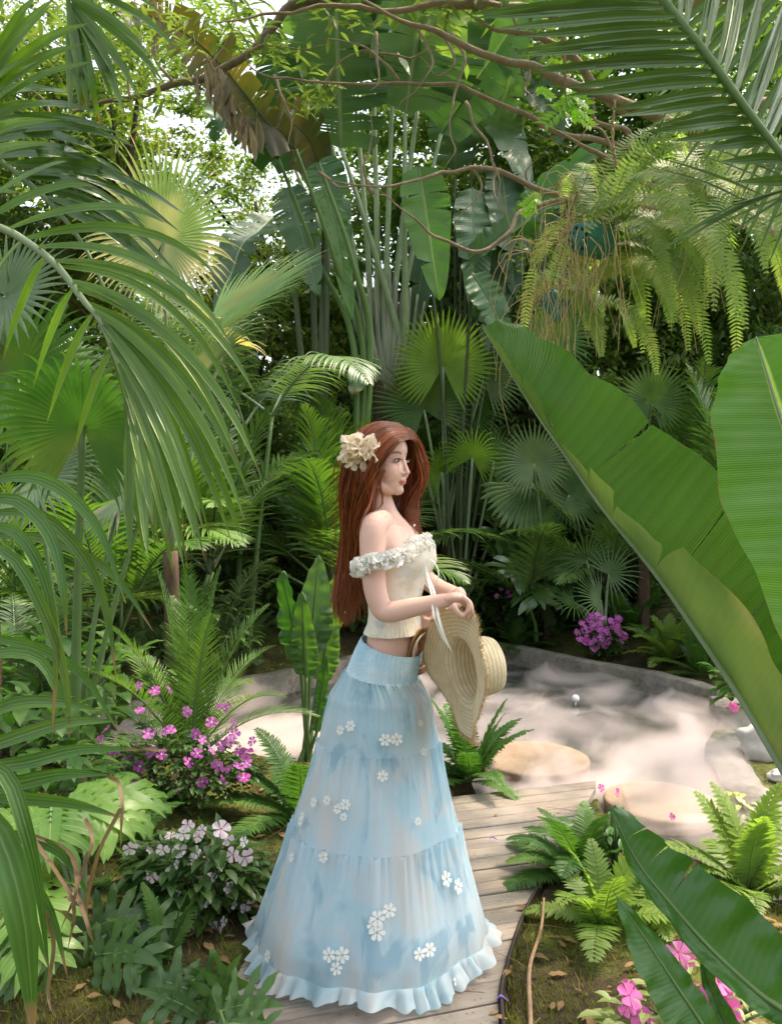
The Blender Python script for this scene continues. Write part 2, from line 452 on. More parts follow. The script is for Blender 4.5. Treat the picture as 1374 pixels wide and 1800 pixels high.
while v < 4.1:
    wd = pw * rnd(.94, 1.06); v2 = v + wd - .006; e = []
    for vv in (v, v2):
        l = cross(LD + [RD[-1]], vv); r = cross(RD, vv)
        e.append((max(l) if l else None, min(r) if r else None))
    if all(x is not None for q in e for x in q) and e[0][1] > e[0][0] and e[1][1] > e[1][0]:
        tone = random.random(); dz = rnd(-.0025, .0025); seg = 8; b = .003; rows = []
        for i in range(seg + 1):
            t = i / seg; row = []
            ul = [e[j][0] + (e[j][1] - e[j][0]) * t for j in (0, 1)]
            for (vv, uu, z) in ((v, ul[0], -.03), (v, ul[0], -b), (v + b, ul[0], 0), (v2 - b, ul[1], 0), (v2, ul[1], -b), (v2, ul[1], -.03)):
                x, y = XY(uu, vv); row.append(mb.add((x, y, z + dz), tone, t))
            rows.append(row)
        for i in range(seg):
            for j in range(5): mb.face((rows[i][j], rows[i + 1][j], rows[i + 1][j + 1], rows[i][j + 1]))
        mb.face(tuple(rows[0])); mb.face(tuple(rows[-1][::-1]))
        for t in (.05, .07, .5, .93, .95):
            for vv in (v + .02, v2 - .02):
                x, y = XY(e[0][0] + (e[0][1] - e[0][0]) * t, vv); c0 = mbn.add((x, y, dz + .0012))
                rg = [mbn.add((x + .0028 * math.cos(q), y + .0028 * math.sin(q), dz + .0008)) for q in [q * PI / 3 for q in range(6)]]
                for q in range(6): mbn.face((c0, rg[q], rg[(q + 1) % 6]))
    v += wd
deck = mb.build('path', M_DECK, smooth=False); tag(deck, None, None, kind='structure')
M_RUST = plain('screw_metal', (.06, .045, .035), .6)
mbn.build('screws', M_RUST, deck)
# dark edging along the right edge and supports under it
def strip(line, off, wd, z0, z1, name, mat, wob=0, K=90, lab=None, cat=None, kind=None, rag=0):
    c = catmull([(a, b, 0) for a, b in line], K); mb = MB(); rows = []
    for i in range(K + 1):
        T = (c[min(i + 1, K)] - c[max(0, i - 1)]).normalized(); S = V((T.y, -T.x, 0)); row = []
        z1a = z1 + rag * noise.noise(c[i] * 5); w2 = wd * (1 + rag * 4 * noise.noise(c[i] * 3 + V((9, 0, 0))))
        for (o, z) in ((off, z0), (off, z1a - .012), (off + .012, z1a), (off + w2 * .5, z1a + .004), (off + w2 - .012, z1a), (off + w2, z1a - .012), (off + w2, z0)):
            q = c[i] + S * (o + wob * noise.noise(c[i] * 4 + V((0, 0, z * 9)))); row.append(mb.add((q.x, q.y, z + rag * .5 * noise.noise(q * 14)), 0, i / K))
        rows.append(row)
    for i in range(K):
        for j in range(6): mb.face((rows[i][j], rows[i][j + 1], rows[i + 1][j + 1], rows[i + 1][j]))
    mb.face(tuple(rows[0][::-1])); mb.face(tuple(rows[-1]))
    o = mb.build(name, mat); tag(o, lab, cat, kind=kind); return o
M_EDGE = plain('edge_metal', (.025, .018, .014), .6, 20, .5)
strip(RIGHT[1:7], .004, .012, -.12, .012, 'path_edging', M_EDGE, lab='thin dark rusty edging strip along the right side of the wooden deck', cat='edging')
# stone curb of the pond
k = NT('stained_concrete'); n1 = k.noise(7, 6, rough=.7); n2 = k.noise(1.8, 3); n3 = k.noise(45, 3); oz = k.sep(k.coord('Object'))
cc = k.mix(k.ramp(n1, .35, .65), (.21, .19, .165), (.09, .082, .07)); cc = k.mix(k.ramp(n2, .5, .65, 0, .7), cc, (.085, .09, .055)); cc = k.mix(k.ramp(n3, .4, .6, 0, .3), cc, (.28, .25, .21))
M_CURB = k.done(k.pbsdf(cc, .85, k.bump(n1, .7, .012), .3))
strip([(-2.3, 4.6), (-1.9, 5.0), (-1.35, 5.75), (-.85, 6.35), (-.2, 7.1), (.5, 7.72), (1.05, 7.7), (1.55, 6.98), (2.05, 6.3), (2.34, 5.72)][::-1], -.02, .13, -.35, .075, 'pond_curb', M_CURB, .03, 140, 'weathered grey concrete curb along the far shore of the misty pond', 'curb', rag=.008)
strip([(2.34, 5.66), (2.2, 5.1), (1.86, 4.5), (1.73, 4.1), (1.67, 3.6), (1.63, 3.1), (1.58, 2.6)][::-1], -.08, .20, -.35, .03, 'pond_curb', M_CURB, .02, 90, 'low pale stone edge curving along the right shore of the pond', 'curb', rag=.02)
# round stepping platforms
k = NT('sandstone'); n1 = k.noise(6, 5, rough=.65); n2 = k.noise(60, 3)
cc = k.mix(k.ramp(n1, .35, .7), (.29, .20, .13), (.18, .13, .085)); cc = k.mix(k.ramp(n2, .35, .65, 0, .35), cc, (.38, .29, .21))
M_DISC = k.done(k.pbsdf(cc, .85, k.bump(n1, .3, .006), .3))
def disc(x, y, r, lab):
    mb = MB(); n = 72; prof = [(0, -.03), (r * .5, -.029), (r * .8, -.03), (r - .014, -.031), (r - .004, -.036), (r, -.045), (r * .985, -.07), (r * .99, -.076), (r * .97, -.40)]
    rings = []
    for (rr, z) in prof:
        if rr == 0: rings.append([mb.add((x, y, z))]); continue
        rings.append([mb.add((x + rr * math.cos(2 * PI * i / n) * (1 + .012 * noise.noise(V((math.cos(2 * PI * i / n) * 2, math.sin(2 * PI * i / n) * 2, x)))), y + rr * math.sin(2 * PI * i / n), z + .0015 * noise.noise(V((rr * 9, i * .5, 2))))) for i in range(n)])
    for a, b in zip(rings[:-1], rings[1:]):
        for i in range(n):
            j = (i + 1) % n
            mb.face((a[0], b[i], b[j])) if len(a) == 1 else mb.face((a[i], b[i], b[j], a[j]))
    tag(mb.build('stepping_stone', M_DISC), lab, 'stepping stone', 'round stepping platforms in the pond')
disc(.80, 4.5, .315, 'round sandy stepping platform in the mist, the one nearer the straw hat')
disc(1.30, 3.83, .27, 'round sandy stepping platform half hidden by ferns, nearer the big dark leaf')
# white globe in the water and white rocks on the right shore
M_WHITE = plain('white_glass', (.8, .8, .78), .35)
mb = MB(); q = P(1011, 1205, 6.0); ellipsoid(mb, (q.x, q.y, -.055), (.03, .03, .03)); tube(mb, [(q.x, q.y, -.3), (q.x, q.y, -.06)], .008, 10)
tag(mb.build('globe_light', M_WHITE), 'small white globe standing in the water under the far curb', 'globe light')
def rock(x, y, z, s, lab, mat, sq=.7, sd=1):
    mb = MB(); ellipsoid(mb, (0, 0, 0), (1, 1, 1), nu=28, nv=18)
    mb.v = [tuple((V(p) * (1 + .28 * noise.noise(V(p) * 1.7 + V((sd, 0, 0))) + .07 * noise.noise(V(p) * 6))) * 1.0) for p in mb.v]
    mb.v = [(x + p[0] * s, y + p[1] * s * .8, z + p[2] * s * sq) for p in mb.v]
    return tag(mb.build('rock', mat), lab, 'rock')
M_ROCK = barkmat('pale_rock', (.55, .53, .50), (.38, .36, .34), 8, .8, .4)
M_GREY = barkmat('grey_rock', (.20, .19, .17), (.10, .10, .085), 10, .9, .8)
rock(2.02, 4.35, .09, .13, 'large smooth white boulder on the right shore behind the big banana leaf', M_ROCK, .9, 3)
rock(1.93, 3.95, .04, .06, 'small white stone in front of the white boulder on the right shore', M_ROCK, .6, 8)
rock(.64, 3.12, .02, .07, 'mossy grey stone at the deck edge under the fern', M_GREY, .7, 5)
rock(2.6, 6.7, .30, .16, 'grey rock behind the far curb among the right bank plants', M_GREY, .7, 12)
# mossy tufts and litter
mb = MB(); R = random.Random(5)
for i in range(70000):
    y = 1.5 + 4.0 * R.random() ** 1.3; x = R.uniform(-.55, .55) * y * 1.02
    if sdist(x, y, PATH) < .015 or sdist(x, y, POND) < .1: continue
    if noise.noise(V((x * 2.2, y * 2.2, 0))) < -.12 + .3 * R.random() - .15: continue
    z = gz(x, y); h = R.uniform(.008, .024); a = R.uniform(0, 6.28); c_, s_ = math.cos(a), math.sin(a); wd = .0026
    i0 = mb.add((x - c_ * wd, y - s_ * wd, z - .003), 0, 0); i1 = mb.add((x + c_ * wd, y + s_ * wd, z - .003), 1, 0); i2 = mb.add((x + s_ * h * .8, y - c_ * h * .8, z + h), .5, 1)
    mb.face((i0, i1, i2))
M_MOSS = leafmat('moss_green', (.09, .115, .02), (.17, .16, .035), .3, .8, spec=.1)
tag(mb.build('moss', M_MOSS), 'short mossy tufts covering the soil beside the deck', 'moss', kind='stuff')
M_DEAD = leafmat('dead_leaf', (.20, .12, .06), (.30, .20, .11), .2, .8, spec=.1)
mb = MB()
for i in range(900):
    y = 1.8 + 3.2 * R.random(); x = R.uniform(-.52, .52) * y
    if sdist(x, y, POND) < .1: continue
    dk = sdist(x, y, PATH) < 0
    if dk and i % 9: continue
    a = R.uniform(0, 6.28); L = R.uniform(.015, .075) * (.5 if dk else 1)
    if i % 3 == 0 and not dk:
        d_ = V((math.cos(a), math.sin(a), .05)); p_ = V((x, y, gz(x, y) + .012)); tube(mb, [p_, p_ + d_ * L + V((.006, 0, .004)), p_ + d_ * L * 2.2], [.0018, .0014, .0006], 4); continue
    blade(mb, (x, y, .006 if dk else gz(x, y) + .012), (math.cos(a), math.sin(a), .05 if dk else .15), L, L * .4, n=5, droop=.5, fold=R.uniform(-.3, .6), w0=.2, peak=.45, wave=.1)
tag(mb.build('leaf_litter', M_DEAD), 'scattered dry brown leaves lying on the moss', 'leaf litter', kind='stuff')
mb = MB()
for (px, py) in ((865, 1480), (128 + 400, 1712), (880, 1765)):
    Y = 1.35 * 1400 / (py - 900); q = P(px, py, Y); tube(mb, [(q.x - .012, q.y, .012), (q.x, q.y + .01, .018), (q.x + .02, q.y - .005, .012)], [.001, .004, .001], 5)
tag(mb.build('fallen_petals', plain('violet_petal', (.22, .14, .5), .6)), 'tiny violet petals fallen on the boards and deck edge', 'petals', kind='stuff')
def stick(pts, r, lab, mat, name='twig', cat='twig'):
    mb = MB(); tube(mb, catmull(pts, 20), r, 7); return tag(mb.build(name, mat), lab, cat)
M_TWIG = barkmat('twig_bark', (.30, .20, .12), (.18, .11, .065), 30, .85, .4)
stick([(.355, 2.02, .02), (.37, 2.12, .02), (.40, 2.3, .035), (.47, 2.5, .04), (.51, 2.66, .06)], [.007, .006, .004], 'thin pale forked twig lying on the moss right of the deck', M_TWIG)
stick([(.47, 4.02, .05), (.50, 3.97, .02), (.535, 3.93, .015)], [.014, .013], 'short brown stub of branch at the far end of the deck', M_TWIG)
# ---- mist over the pond
mb = MB(); MP = [(.25 + (x - .25) * 1.07, 5.2 + (y - 5.2) * 1.06) for x, y in POND]; t0 = [mb.add((x, y, -.13)) for x, y in MP]; t1 = [mb.add((x, y, .38)) for x, y in MP]; n = len(MP)
mb.face(tuple(t0)); mb.face(tuple(t1[::-1]))
for i in range(n): mb.face((t0[i], t1[i], t1[(i + 1) % n], t0[(i + 1) % n]))
k = NT('mist'); vec = k.coord('Object'); oz = k.sep(vec)
mp = k.n('ShaderNodeMapping'); mp.inputs['Scale'].default_value = (1, 1.0, 2.2); k.l(vec, mp.inputs[0])
nn = k.noise(1.5, 5, vec=mp.outputs[0], dist=.9, rough=.55)
hz = k.math('ADD', k.ramp(oz[2], .03, .40, .17, -.26), k.ramp(oz[1], -.4, 2.2, -.015, -.10))
d = k.math('MULTIPLY', k.ramp(k.math('ADD', nn, hz), .52, .86, 0, 1), 12)
pv = k.n('ShaderNodeVolumePrincipled'); pv.inputs['Color'].default_value = (.95, .85, .82, 1); pv.inputs['Anisotropy'].default_value = .1
k.l(d, pv.inputs['Density']); k.l(pv.outputs[0], k.out.inputs['Volume'])

ms = mb.build('mist', k.m, smooth=False); tag(ms, 'low pale mist drifting over the pond', 'mist', kind='stuff')
# ------------------------------------------------------------------ leaf and bark materials
L_PALM = leafmat('palm_leaf', (0.088,0.177,0.026), (0.130,0.236,0.038), .4, .36, tip=.93, yellow=((.13, .17, .03), .5), midc=(.10, .17, .05), ribs=3)
L_PALM_GREY = leafmat('greyish_palm_leaf', (0.098,0.172,0.075), (0.149,0.230,0.092), .28, .38, tip=.95, midc=(.15, .2, .1), ribs=3)
L_PALM_DARK = leafmat('dark_palm_leaf', (0.073,0.154,0.032), (0.130,0.227,0.049), .25, .38, tip=.97, ribs=3)
L_PALM_BLUE = leafmat('glossy_palm_leaf', (0.066,0.144,0.034), (0.096,0.186,0.043), .25, .28, spec=.7, midc=(.11, .16, .07), ribs=3)
L_ARECA = leafmat('areca_leaf', (0.055,0.132,0.028), (0.099,0.187,0.033), .35, .38, tip=.96, yellow=((.17, .19, .04), .5))
L_FAN = leafmat('fan_leaf', (0.057,0.149,0.029), (0.092,0.207,0.040), .4, .38, tip=.97, yellow=((.20, .22, .05), .6))
L_FAN_PALE = leafmat('pale_fan_leaf', (.10, .17, .09), (.16, .23, .12), .3, .42, tip=.9, tcol=(.50, .38, .26), yellow=((.58, .48, .36), .95))
L_FAN_LIME = leafmat('lime_fan_leaf', (.16, .29, .03), (.22, .36, .05), .55, .4, tip=.96)
L_STRAW = leafmat('faded_leaf', (.45, .36, .20), (.30, .26, .12), .35, .6)
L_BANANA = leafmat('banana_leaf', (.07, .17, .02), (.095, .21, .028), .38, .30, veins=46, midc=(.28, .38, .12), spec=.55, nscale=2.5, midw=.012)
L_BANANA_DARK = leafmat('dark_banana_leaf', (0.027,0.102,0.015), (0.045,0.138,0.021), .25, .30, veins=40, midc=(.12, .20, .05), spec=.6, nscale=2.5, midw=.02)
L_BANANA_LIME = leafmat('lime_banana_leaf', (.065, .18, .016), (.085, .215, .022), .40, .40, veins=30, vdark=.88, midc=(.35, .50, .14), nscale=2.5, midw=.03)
L_UNDER = leafmat('leaf_underside', (.15, .17, .07), (.21, .21, .10), .3, .5, veins=50, nscale=3)
L_TRAV = leafmat('travellers_leaf', (0.060,0.138,0.054), (0.096,0.186,0.066), .3, .38, veins=60, midc=(.18, .26, .12), nscale=2, midw=.03)
L_TRAV_DARK = leafmat('dark_travellers_leaf', (0.038,0.101,0.038), (0.061,0.135,0.047), .25, .35, veins=60, midc=(.11, .19, .07), nscale=2)  # darker green variant of the travellers leaf
L_OLIVE = leafmat('olive_leaf', (.035, .045, .014), (.075, .065, .016), .3, .5, veins=30, yellow=((.22, .15, .02), .6), nscale=3)
L_FERN = leafmat('fern_leaf', (.045, .125, .025), (.08, .17, .035), .4, .45, yellow=((.15, .20, .04), .4))
L_FERN_LIME = leafmat('lime_fern_leaf', (.14, .23, .05), (.21, .30, .07), .5, .5)
L_FERN_BASKET = leafmat('basket_fern_leaf', (.17, .27, .08), (.27, .36, .13), .55, .5, tip=1.2, yellow=((.46, .45, .24), .5))
L_PHILO = leafmat('philodendron_leaf', (.13, .27, .05), (.19, .33, .07), .45, .35, midc=(.30, .42, .14))
L_STAG = leafmat('antler_leaf', (.04, .10, .022), (.06, .13, .03), .28, .35, midc=(.09, .15, .05))
L_BUSH = leafmat('bush_leaf', (0.041,0.098,0.024), (0.083,0.149,0.038), .25, .4)
L_TREE1 = leafmat('tree_leaf', (.075, .13, .03), (.15, .22, .045), .45, .5, yellow=((.26, .28, .05), .5), nscale=1.2)
L_TREE2 = leafmat('dark_tree_leaf', (0.071,0.137,0.031), (0.137,0.216,0.051), .4, .5, nscale=1.2)
L_YELLOW = leafmat('mottled_leaf', (.30, .36, .12), (.42, .44, .18), .3, .4)
L_FRESH = leafmat('fresh_leaf', (.22, .42, .04), (.28, .5, .06), .6, .5)
L_BROWN = leafmat('withered_leaf', (.17, .115, .075), (.26, .19, .13), .2, .8, spec=.1)
M_STEM = plain('green_stem', (.09, .16, .045), .45, 20, .25)
M_STEM_PALE = plain('pale_stem', (.20, .27, .15), .5, 14, .25)
M_STEM_GREY = plain('grey_green_stem', (.25, .33, .19), .5, 9, .3)
M_STEM_DARK = plain('dark_stem', (.05, .075, .03), .6, 14, .3)
M_SHEATH = barkmat('leaf_sheath', (.16, .19, .13), (.26, .27, .20), 14, .7, .5, (1, 1, .15))
M_BARK = barkmat('grey_bark', (.20, .16, .12), (.11, .085, .065), 18, .85, .8)
M_BARK_WARM = barkmat('warm_bark', (.33, .26, .19), (.20, .15, .11), 22, .8, .8)
M_BARK_DARK = barkmat('dark_bark', (.07, .05, .035), (.035, .026, .02), 16, .9, .8)
M_FIBRE = barkmat('fibre_trunk', (.13, .085, .05), (.06, .04, .028), 40, .9, 1, (1, 1, .3))
L_FERN_BROAD = leafmat('canna_leaf', (.06, .14, .03), (.09, .18, .04), .38, .35, veins=26, midc=(.2, .3, .1), nscale=2.5, vdark=.85)
# ------------------------------------------------------------------ plants: one thing each, fronds and stems as parts
def ctr(v): return V(v)
# ---------- shared frond meshes for the pinnate palms
def frond_variants(nm, ml, mr, L, nl, Lf, W, elevs, **kw):
    out = []
    for i, (el, dr) in enumerate(elevs):
        mb = MB(); pts = arc((0, 0, 0), (math.cos(math.radians(el)), 0, math.sin(math.radians(el))), L, dr, 12)
        N = V((-math.sin(math.radians(el)), 0, math.cos(math.radians(el))))
        frond(mb, pts, N, nl, Lf, W, **kw)
        out.append(mb.mesh(nm, [ml, mr]))
    return out
def areca(name, X, Y, h, n, meshes, label, cat='palm', seed=0, scale=1.0, stems=3, group=None, dirs=None, smat=None, z0=None):
    R = random.Random(seed); z = gz(X, Y) - .02 if z0 is None else z0
    t = thing(name, (X, Y, z), label, cat, group)
    tops = []
    for s in range(stems):
        a = R.uniform(0, 6.28); r = .05 * scale * stems
        b = V((r * math.cos(a), r * math.sin(a), 0)); tp = b + V((b.x * 1.2, b.y * 1.2, h * R.uniform(.75, 1.1))); tops.append(tp)
        if h > .05:
            mb = MB(); tube(mb, catmull([b + V((X, Y, z)), (b + tp) / 2 + V((X, Y, z)) + V((R.uniform(-.03, .03), 0, 0)), tp + V((X, Y, z))], 8), [.028 * scale, .02 * scale, .015 * scale], 8); mb.build('stem', smat or M_STEM, t)
    for i in range(n):
        a = (i + R.random() * .7) / n * 2 * PI if dirs is None else math.radians(dirs[i % len(dirs)] + R.uniform(-12, 12))
        tp = tops[i % len(tops)]; me = meshes[i % len(meshes)]
        inst(me, 'frond', t, tp, (R.uniform(-.1, .1), R.uniform(-.12, .12), a), scale * R.uniform(.85, 1.15))
    return t
AR = frond_variants('areca_frond', L_ARECA, M_STEM, 1.3, 34, lambda t: .42 * math.sin(PI * (t * .86 + .12)), .026, [(82, 1.1), (68, 1.4), (50, 1.3), (30, 1.0)], a0=62, a1=30, droop=.7, start=.25, lift=.18, n=5)
ARD = frond_variants('areca_frond', L_PALM_DARK, M_STEM_DARK, 1.3, 34, lambda t: .42 * math.sin(PI * (t * .86 + .12)), .026, [(82, 1.1), (68, 1.4), (50, 1.3), (30, 1.0)], a0=62, a1=30, droop=.6, start=.2, lift=.12, n=4)
ARG = frond_variants('areca_frond', L_PALM_GREY, M_STEM_PALE, 1.5, 46, lambda t: .40 * math.sin(PI * (t * .86 + .12)), .020, [(75, 1.7), (55, 1.8), (35, 1.5)], a0=68, a1=38, droop=1.1, start=.15, lift=.1, n=6)
PH = frond_variants('date_frond', L_ARECA, M_STEM, .85, 50, lambda t: .15 * math.sin(PI * (t * .80 + .16)), .0075, [(84, .9), (72, 1.2), (58, 1.2), (44, 1.2)], a0=58, a1=32, droop=.3, start=.12, lift=.25, n=4, rr=.005)
def fernset(nm, ml, L, W, nl, elevs, droop=.25, a0=80, a1=55, lf=.12, mr=None, n=3):
    return frond_variants(nm, ml, mr or M_STEM, L, nl, lambda t: lf * math.sin(PI * (t * .84 + .13)) ** .8, W, elevs, a0=a0, a1=a1, droop=droop, start=.1, lift=.06, n=n, rr=.004, w0=.8, peak=.25, tube_n=4)
FERN = fernset('fern_frond', L_FERN, .55, .022, 30, [(70, 1.3), (52, 1.3), (35, 1.0), (18, .7)])
FERNL = fernset('fern_frond', L_FERN_LIME, .42, .026, 20, [(75, 1.2), (55, 1.3), (32, 1.1)], lf=.095)
FERNP = fernset('fern_frond', L_FERN, .50, .020, 32, [(76, .8), (58, 1.0), (40, 1.0), (22, .8)], lf=.085)
FERNG = fernset('fern_frond', L_PALM_GREY, .6, .020, 34, [(60, 1.0), (35, .8), (15, .5)], lf=.10)
# ---------- fan palms
def fanpalm(name, base, label, leaves, ml, group=None, smat=None, trunk=None, cat='fan palm'):
    base = V(base); base.z = gz(base.x, base.y) - .02 if base.z == 0 else base.z
    t = thing(name, base, label, cat, group)
    hub0 = base + V((0, 0, trunk[0] if trunk else .05))
    if trunk:
        mb = MB(); tube(mb, catmull([base, base.lerp(hub0, .5) + V((.01, .01, 0)), hub0], 10), [trunk[1], trunk[1] * .9, trunk[1] * .8], 10); mb.build('trunk', M_FIBRE, t)
    for L in leaves:
        hub, axis, N, Rr = L[:4]; o = L[4] if len(L) > 4 else {}
        o = dict(o); m = o.pop('mat', ml); bow = o.pop('bow', .12); pr = o.pop('pr', .009)
        hub = V(hub); Rr *= YK; pr *= YK
        mb = MB(); mid = (hub0 + hub) / 2 + V((0, 0, bow)); tube(mb, catmull([hub0, mid, hub], 12), [pr * 1.8, pr * 1.1, pr], 6); pt = mb.build('petiole', smat or M_STEM_PALE, t)
        mb = MB(); fan(mb, hub, axis, N, Rr, **o); mb.build('leaf', m, t)
    return t
# ---------- leaf clump trees
def leafquad(mb, p, R, s, el=.42):
    d = V((R.gauss(0, 1), R.gauss(0, 1), R.gauss(0, .7) - .3)).normalized(); sd = perp(V((R.gauss(0, 1), R.gauss(0, 1), R.gauss(0, .5))), d)
    a = mb.add(p, .5, 0); b = mb.add(p + d * s * .5 + sd * s * el * .5, 1, .5); c = mb.add(p + d * s + V((0, 0, -s * .15)), .5, 1); e = mb.add(p + d * s * .5 - sd * s * el * .5, 0, .5)
    mb.face((a, b, c)); mb.face((a, c, e))
def crown_mesh(nm, mat, rx, rz, nclump, nper, leaf, seed, hollow=.45):
    R = random.Random(seed); mb = MB()
    for i in range(nclump):
        while True:
            q = V((R.uniform(-1, 1), R.uniform(-1, 1), R.uniform(-1, 1)))
            if hollow < q.length < 1 and noise.noise(q * 2.1 + V((seed, 0, 0))) > -.22: break
        c = V((q.x * rx, q.y * rx, q.z * rz)); cr = R.uniform(.10, .26) * rx * .7
        for k in range(nper):
            leafquad(mb, c + V((R.gauss(0, cr * .5), R.gauss(0, cr * .5), R.gauss(0, cr * .35))), R, leaf * R.uniform(.6, 1.25))
    return mb.mesh(nm, [mat])
CR = {}
def tree(name, X, Y, zc, rx, rz, key, label, cat='tree', group=None, trunk=.09, mat=None, seed=0, rotz=0, lean=0, limbs=5, tmat=None):
    z = gz(X, Y) - .1; t = thing(name, (X, Y, z), label, cat, group); R = random.Random(seed)
    mb = MB(); b = V((X, Y, z)); top = V((X + lean, Y, zc))
    tk = catmull([b, b.lerp(top, .35) + V((R.uniform(-.2, .2), 0, 0)), b.lerp(top, .7) + V((R.uniform(-.2, .2), 0, 0)), top], 16)
    tube(mb, tk, [trunk, trunk * .75, trunk * .5, trunk * .2], 9)
    for i in range(limbs):
        j = R.randint(7, 14); a = R.uniform(0, 6.28); s = tk[j]; e = s + V((math.cos(a) * rx * .75, math.sin(a) * rx * .75, rz * R.uniform(.2, .7)))
        tube(mb, catmull([s, s.lerp(e, .5) + V((0, 0, -.05 * rx)), e], 8), [trunk * .4, trunk * .22, trunk * .07], 6)
    mb.build('trunk', tmat or M_BARK_DARK, t)
    inst(CR[key], 'crown', t, (lean, 0, zc - z), (0, 0, rotz), (rx, rx, rz))
    return t
CR['a'] = crown_mesh('crown', L_TREE1, 1, 1, 260, 60, .085, 1)
CR['b'] = crown_mesh('crown', L_TREE2, 1, 1, 300, 60, .085, 2, .3)
CR['c'] = crown_mesh('crown', L_TREE1, 1, 1, 150, 60, .06, 3, .2)
CR['d'] = crown_mesh('crown', L_TREE2, 1, 1, 340, 70, .06, 4, .2)
# far wood that closes the view: one mass nobody could count
mb = MB(); R = random.Random(9)
for i in range(52000):
    x = R.uniform(-15, 15); hz_ = 3.9 + 1.6 * noise.noise(V((x * .35, 0, 5))) + .5 * noise.noise(V((x * 1.3, 2, 5)))
    z = R.uniform(-.2, hz_); y = 15.0 + R.uniform(0, 2.2) + 1.2 * noise.noise(V((x * .6, z * .6, 1)))
    leafquad(mb, V((x, y, z)), R, R.uniform(.16, .40), .5)
w1 = mb.build('far_wood', L_TREE2); tag(w1, 'dense dark wood closing the view behind all the palms', 'wood', kind='stuff')
# individual background trees
BT = [(1.4, 10.6, 6.4, 2.3, 1.8, 'd'), (4.4, 9.6, 6.2, 2.2, 1.8, 'd'), (-1.6, 10.4, 5.4, 1.5, 1.2, 'c'), (-4.4, 9.6, 5.2, 1.9, 1.7, 'a'), (-2.8, 8.8, 6.3, 1.5, .9, 'c'), (-6.2, 11.5, 4.6, 2.4, 2.2, 'a'), (-3.6, 12.5, 4.0, 2.2, 1.8, 'c'), (-1.9, 11.0, 3.6, 1.3, 1.5, 'a'), (-5.0, 8.8, 2.6, 1.6, 1.7, 'b'), (-2.6, 8.6, 2.2, 1.3, 1.3, 'b'),
      (.6, 12.5, 4.0, 2.2, 2.6, 'b'), (3.0, 12.0, 4.6, 2.3, 2.4, 'd'), (5.6, 12.0, 4.2, 2.2, 2.3, 'b'), (2.2, 9.2, 3.8, 1.5, 1.6, 'd'), (4.3, 9.0, 3.9, 1.6, 1.7, 'd'), (5.2, 9.5, 1.4, 1.3, 1.2, 'a'),
      (-1.2, 8.9, 1.6, 1.0, 1.1, 'd'), (-4.0, 7.4, 1.5, 1.2, 1.1, 'b'), (1.4, 10.2, 1.7, 1.4, 1.5, 'b'), (3.6, 10.6, 1.8, 1.6, 1.6, 'b'), (2.6, 8.4, 1.2, .8, .8, 'b'), (-.1, 9.4, 1.5, 1.1, 1.3, 'b')]
BL = ['dark high crowned tree closing the sky behind the travellers palm leaves', 'dark high crowned tree behind the top right frond', 'airy tree whose crown shows just left of the travellers palm top', 'airy yellow green tree behind the small leaved twigs at top left', 'highest thin crown at the top left with white sky showing through', 'tall sunlit tree with fine yellow green leaves at the upper left, white sky behind it', 'loosely leaved pale tree behind the pink streaked fan palm', 'bright green rounded tree right of the withered leaf cluster',
      'dark shrubby tree behind the large fronds at the far left', 'dark bushy tree between the fan palms and the areca palms', 'dark tall tree behind the travellers palm', 'tall small leaved tree behind the bare branches at upper right',
      'dark tall tree beyond the top right palm frond', 'fine leaved tree right of the banana clump', 'fine leaved dark tree behind the hanging fern basket', 'bright green small tree seen in the gap beside the upright leaf at right edge',
      'fine leaved low tree left of the woman\'s hair', 'low dark tree at the left behind the drooping fronds', 'low dark tree behind the small fan palms', 'low dark tree beneath the hanging roots', 'dark shrub behind the right bank flowers', 'low dark tree directly behind the woman\'s head']
for i, ((x, y, zc, rx, rz, kk), lb) in enumerate(zip(BT, BL)):
    tree('background_tree', x, y, zc, rx, rz, kk, lb, seed=i, rotz=i * 1.3, lean=rnd(-.3, .3), trunk=.07 + .02 * (i % 3))
def BS(px, Y): return V((P(px, 900, Y).x, Y * YK, 0))
# ---------- travellers palm in the centre
YK = 1.33
B = BS(690, 6.3); B.z = gz(B.x, B.y) - .05
t = thing('travellers_palm', B, 'huge travellers palm with a fan of pale stalks rising behind the woman', 'travellers palm')
hub = P(684, 640, 6.3)
mb = MB(); tube(mb, catmull([B, B.lerp(hub, .6), hub + V((0, 0, .1))], 12), [.21, .19, .16], 14); mb.build('trunk', M_FIBRE, t)
TR = [  # tip pixel of the stalk, then the leaf: end pixel, widths, tears
    ((520, 300), (470, 30), .26, -.2), ((575, 215), (560, -120), .33, -.05), ((622, 150), (625, -260), .39, .0), ((655, 120), (650, -300), .39, .15), ((690, 150), (700, -280), .39, .2),
    ((735, 180), (830, -170), .39, .1), ((775, 235), (960, -40), .33, .0), ((600, 260), (590, -60), .36, .3), ((712, 200), (760, -150), .36, .35), ((480, 380), (385, 560), .20, -.25)]
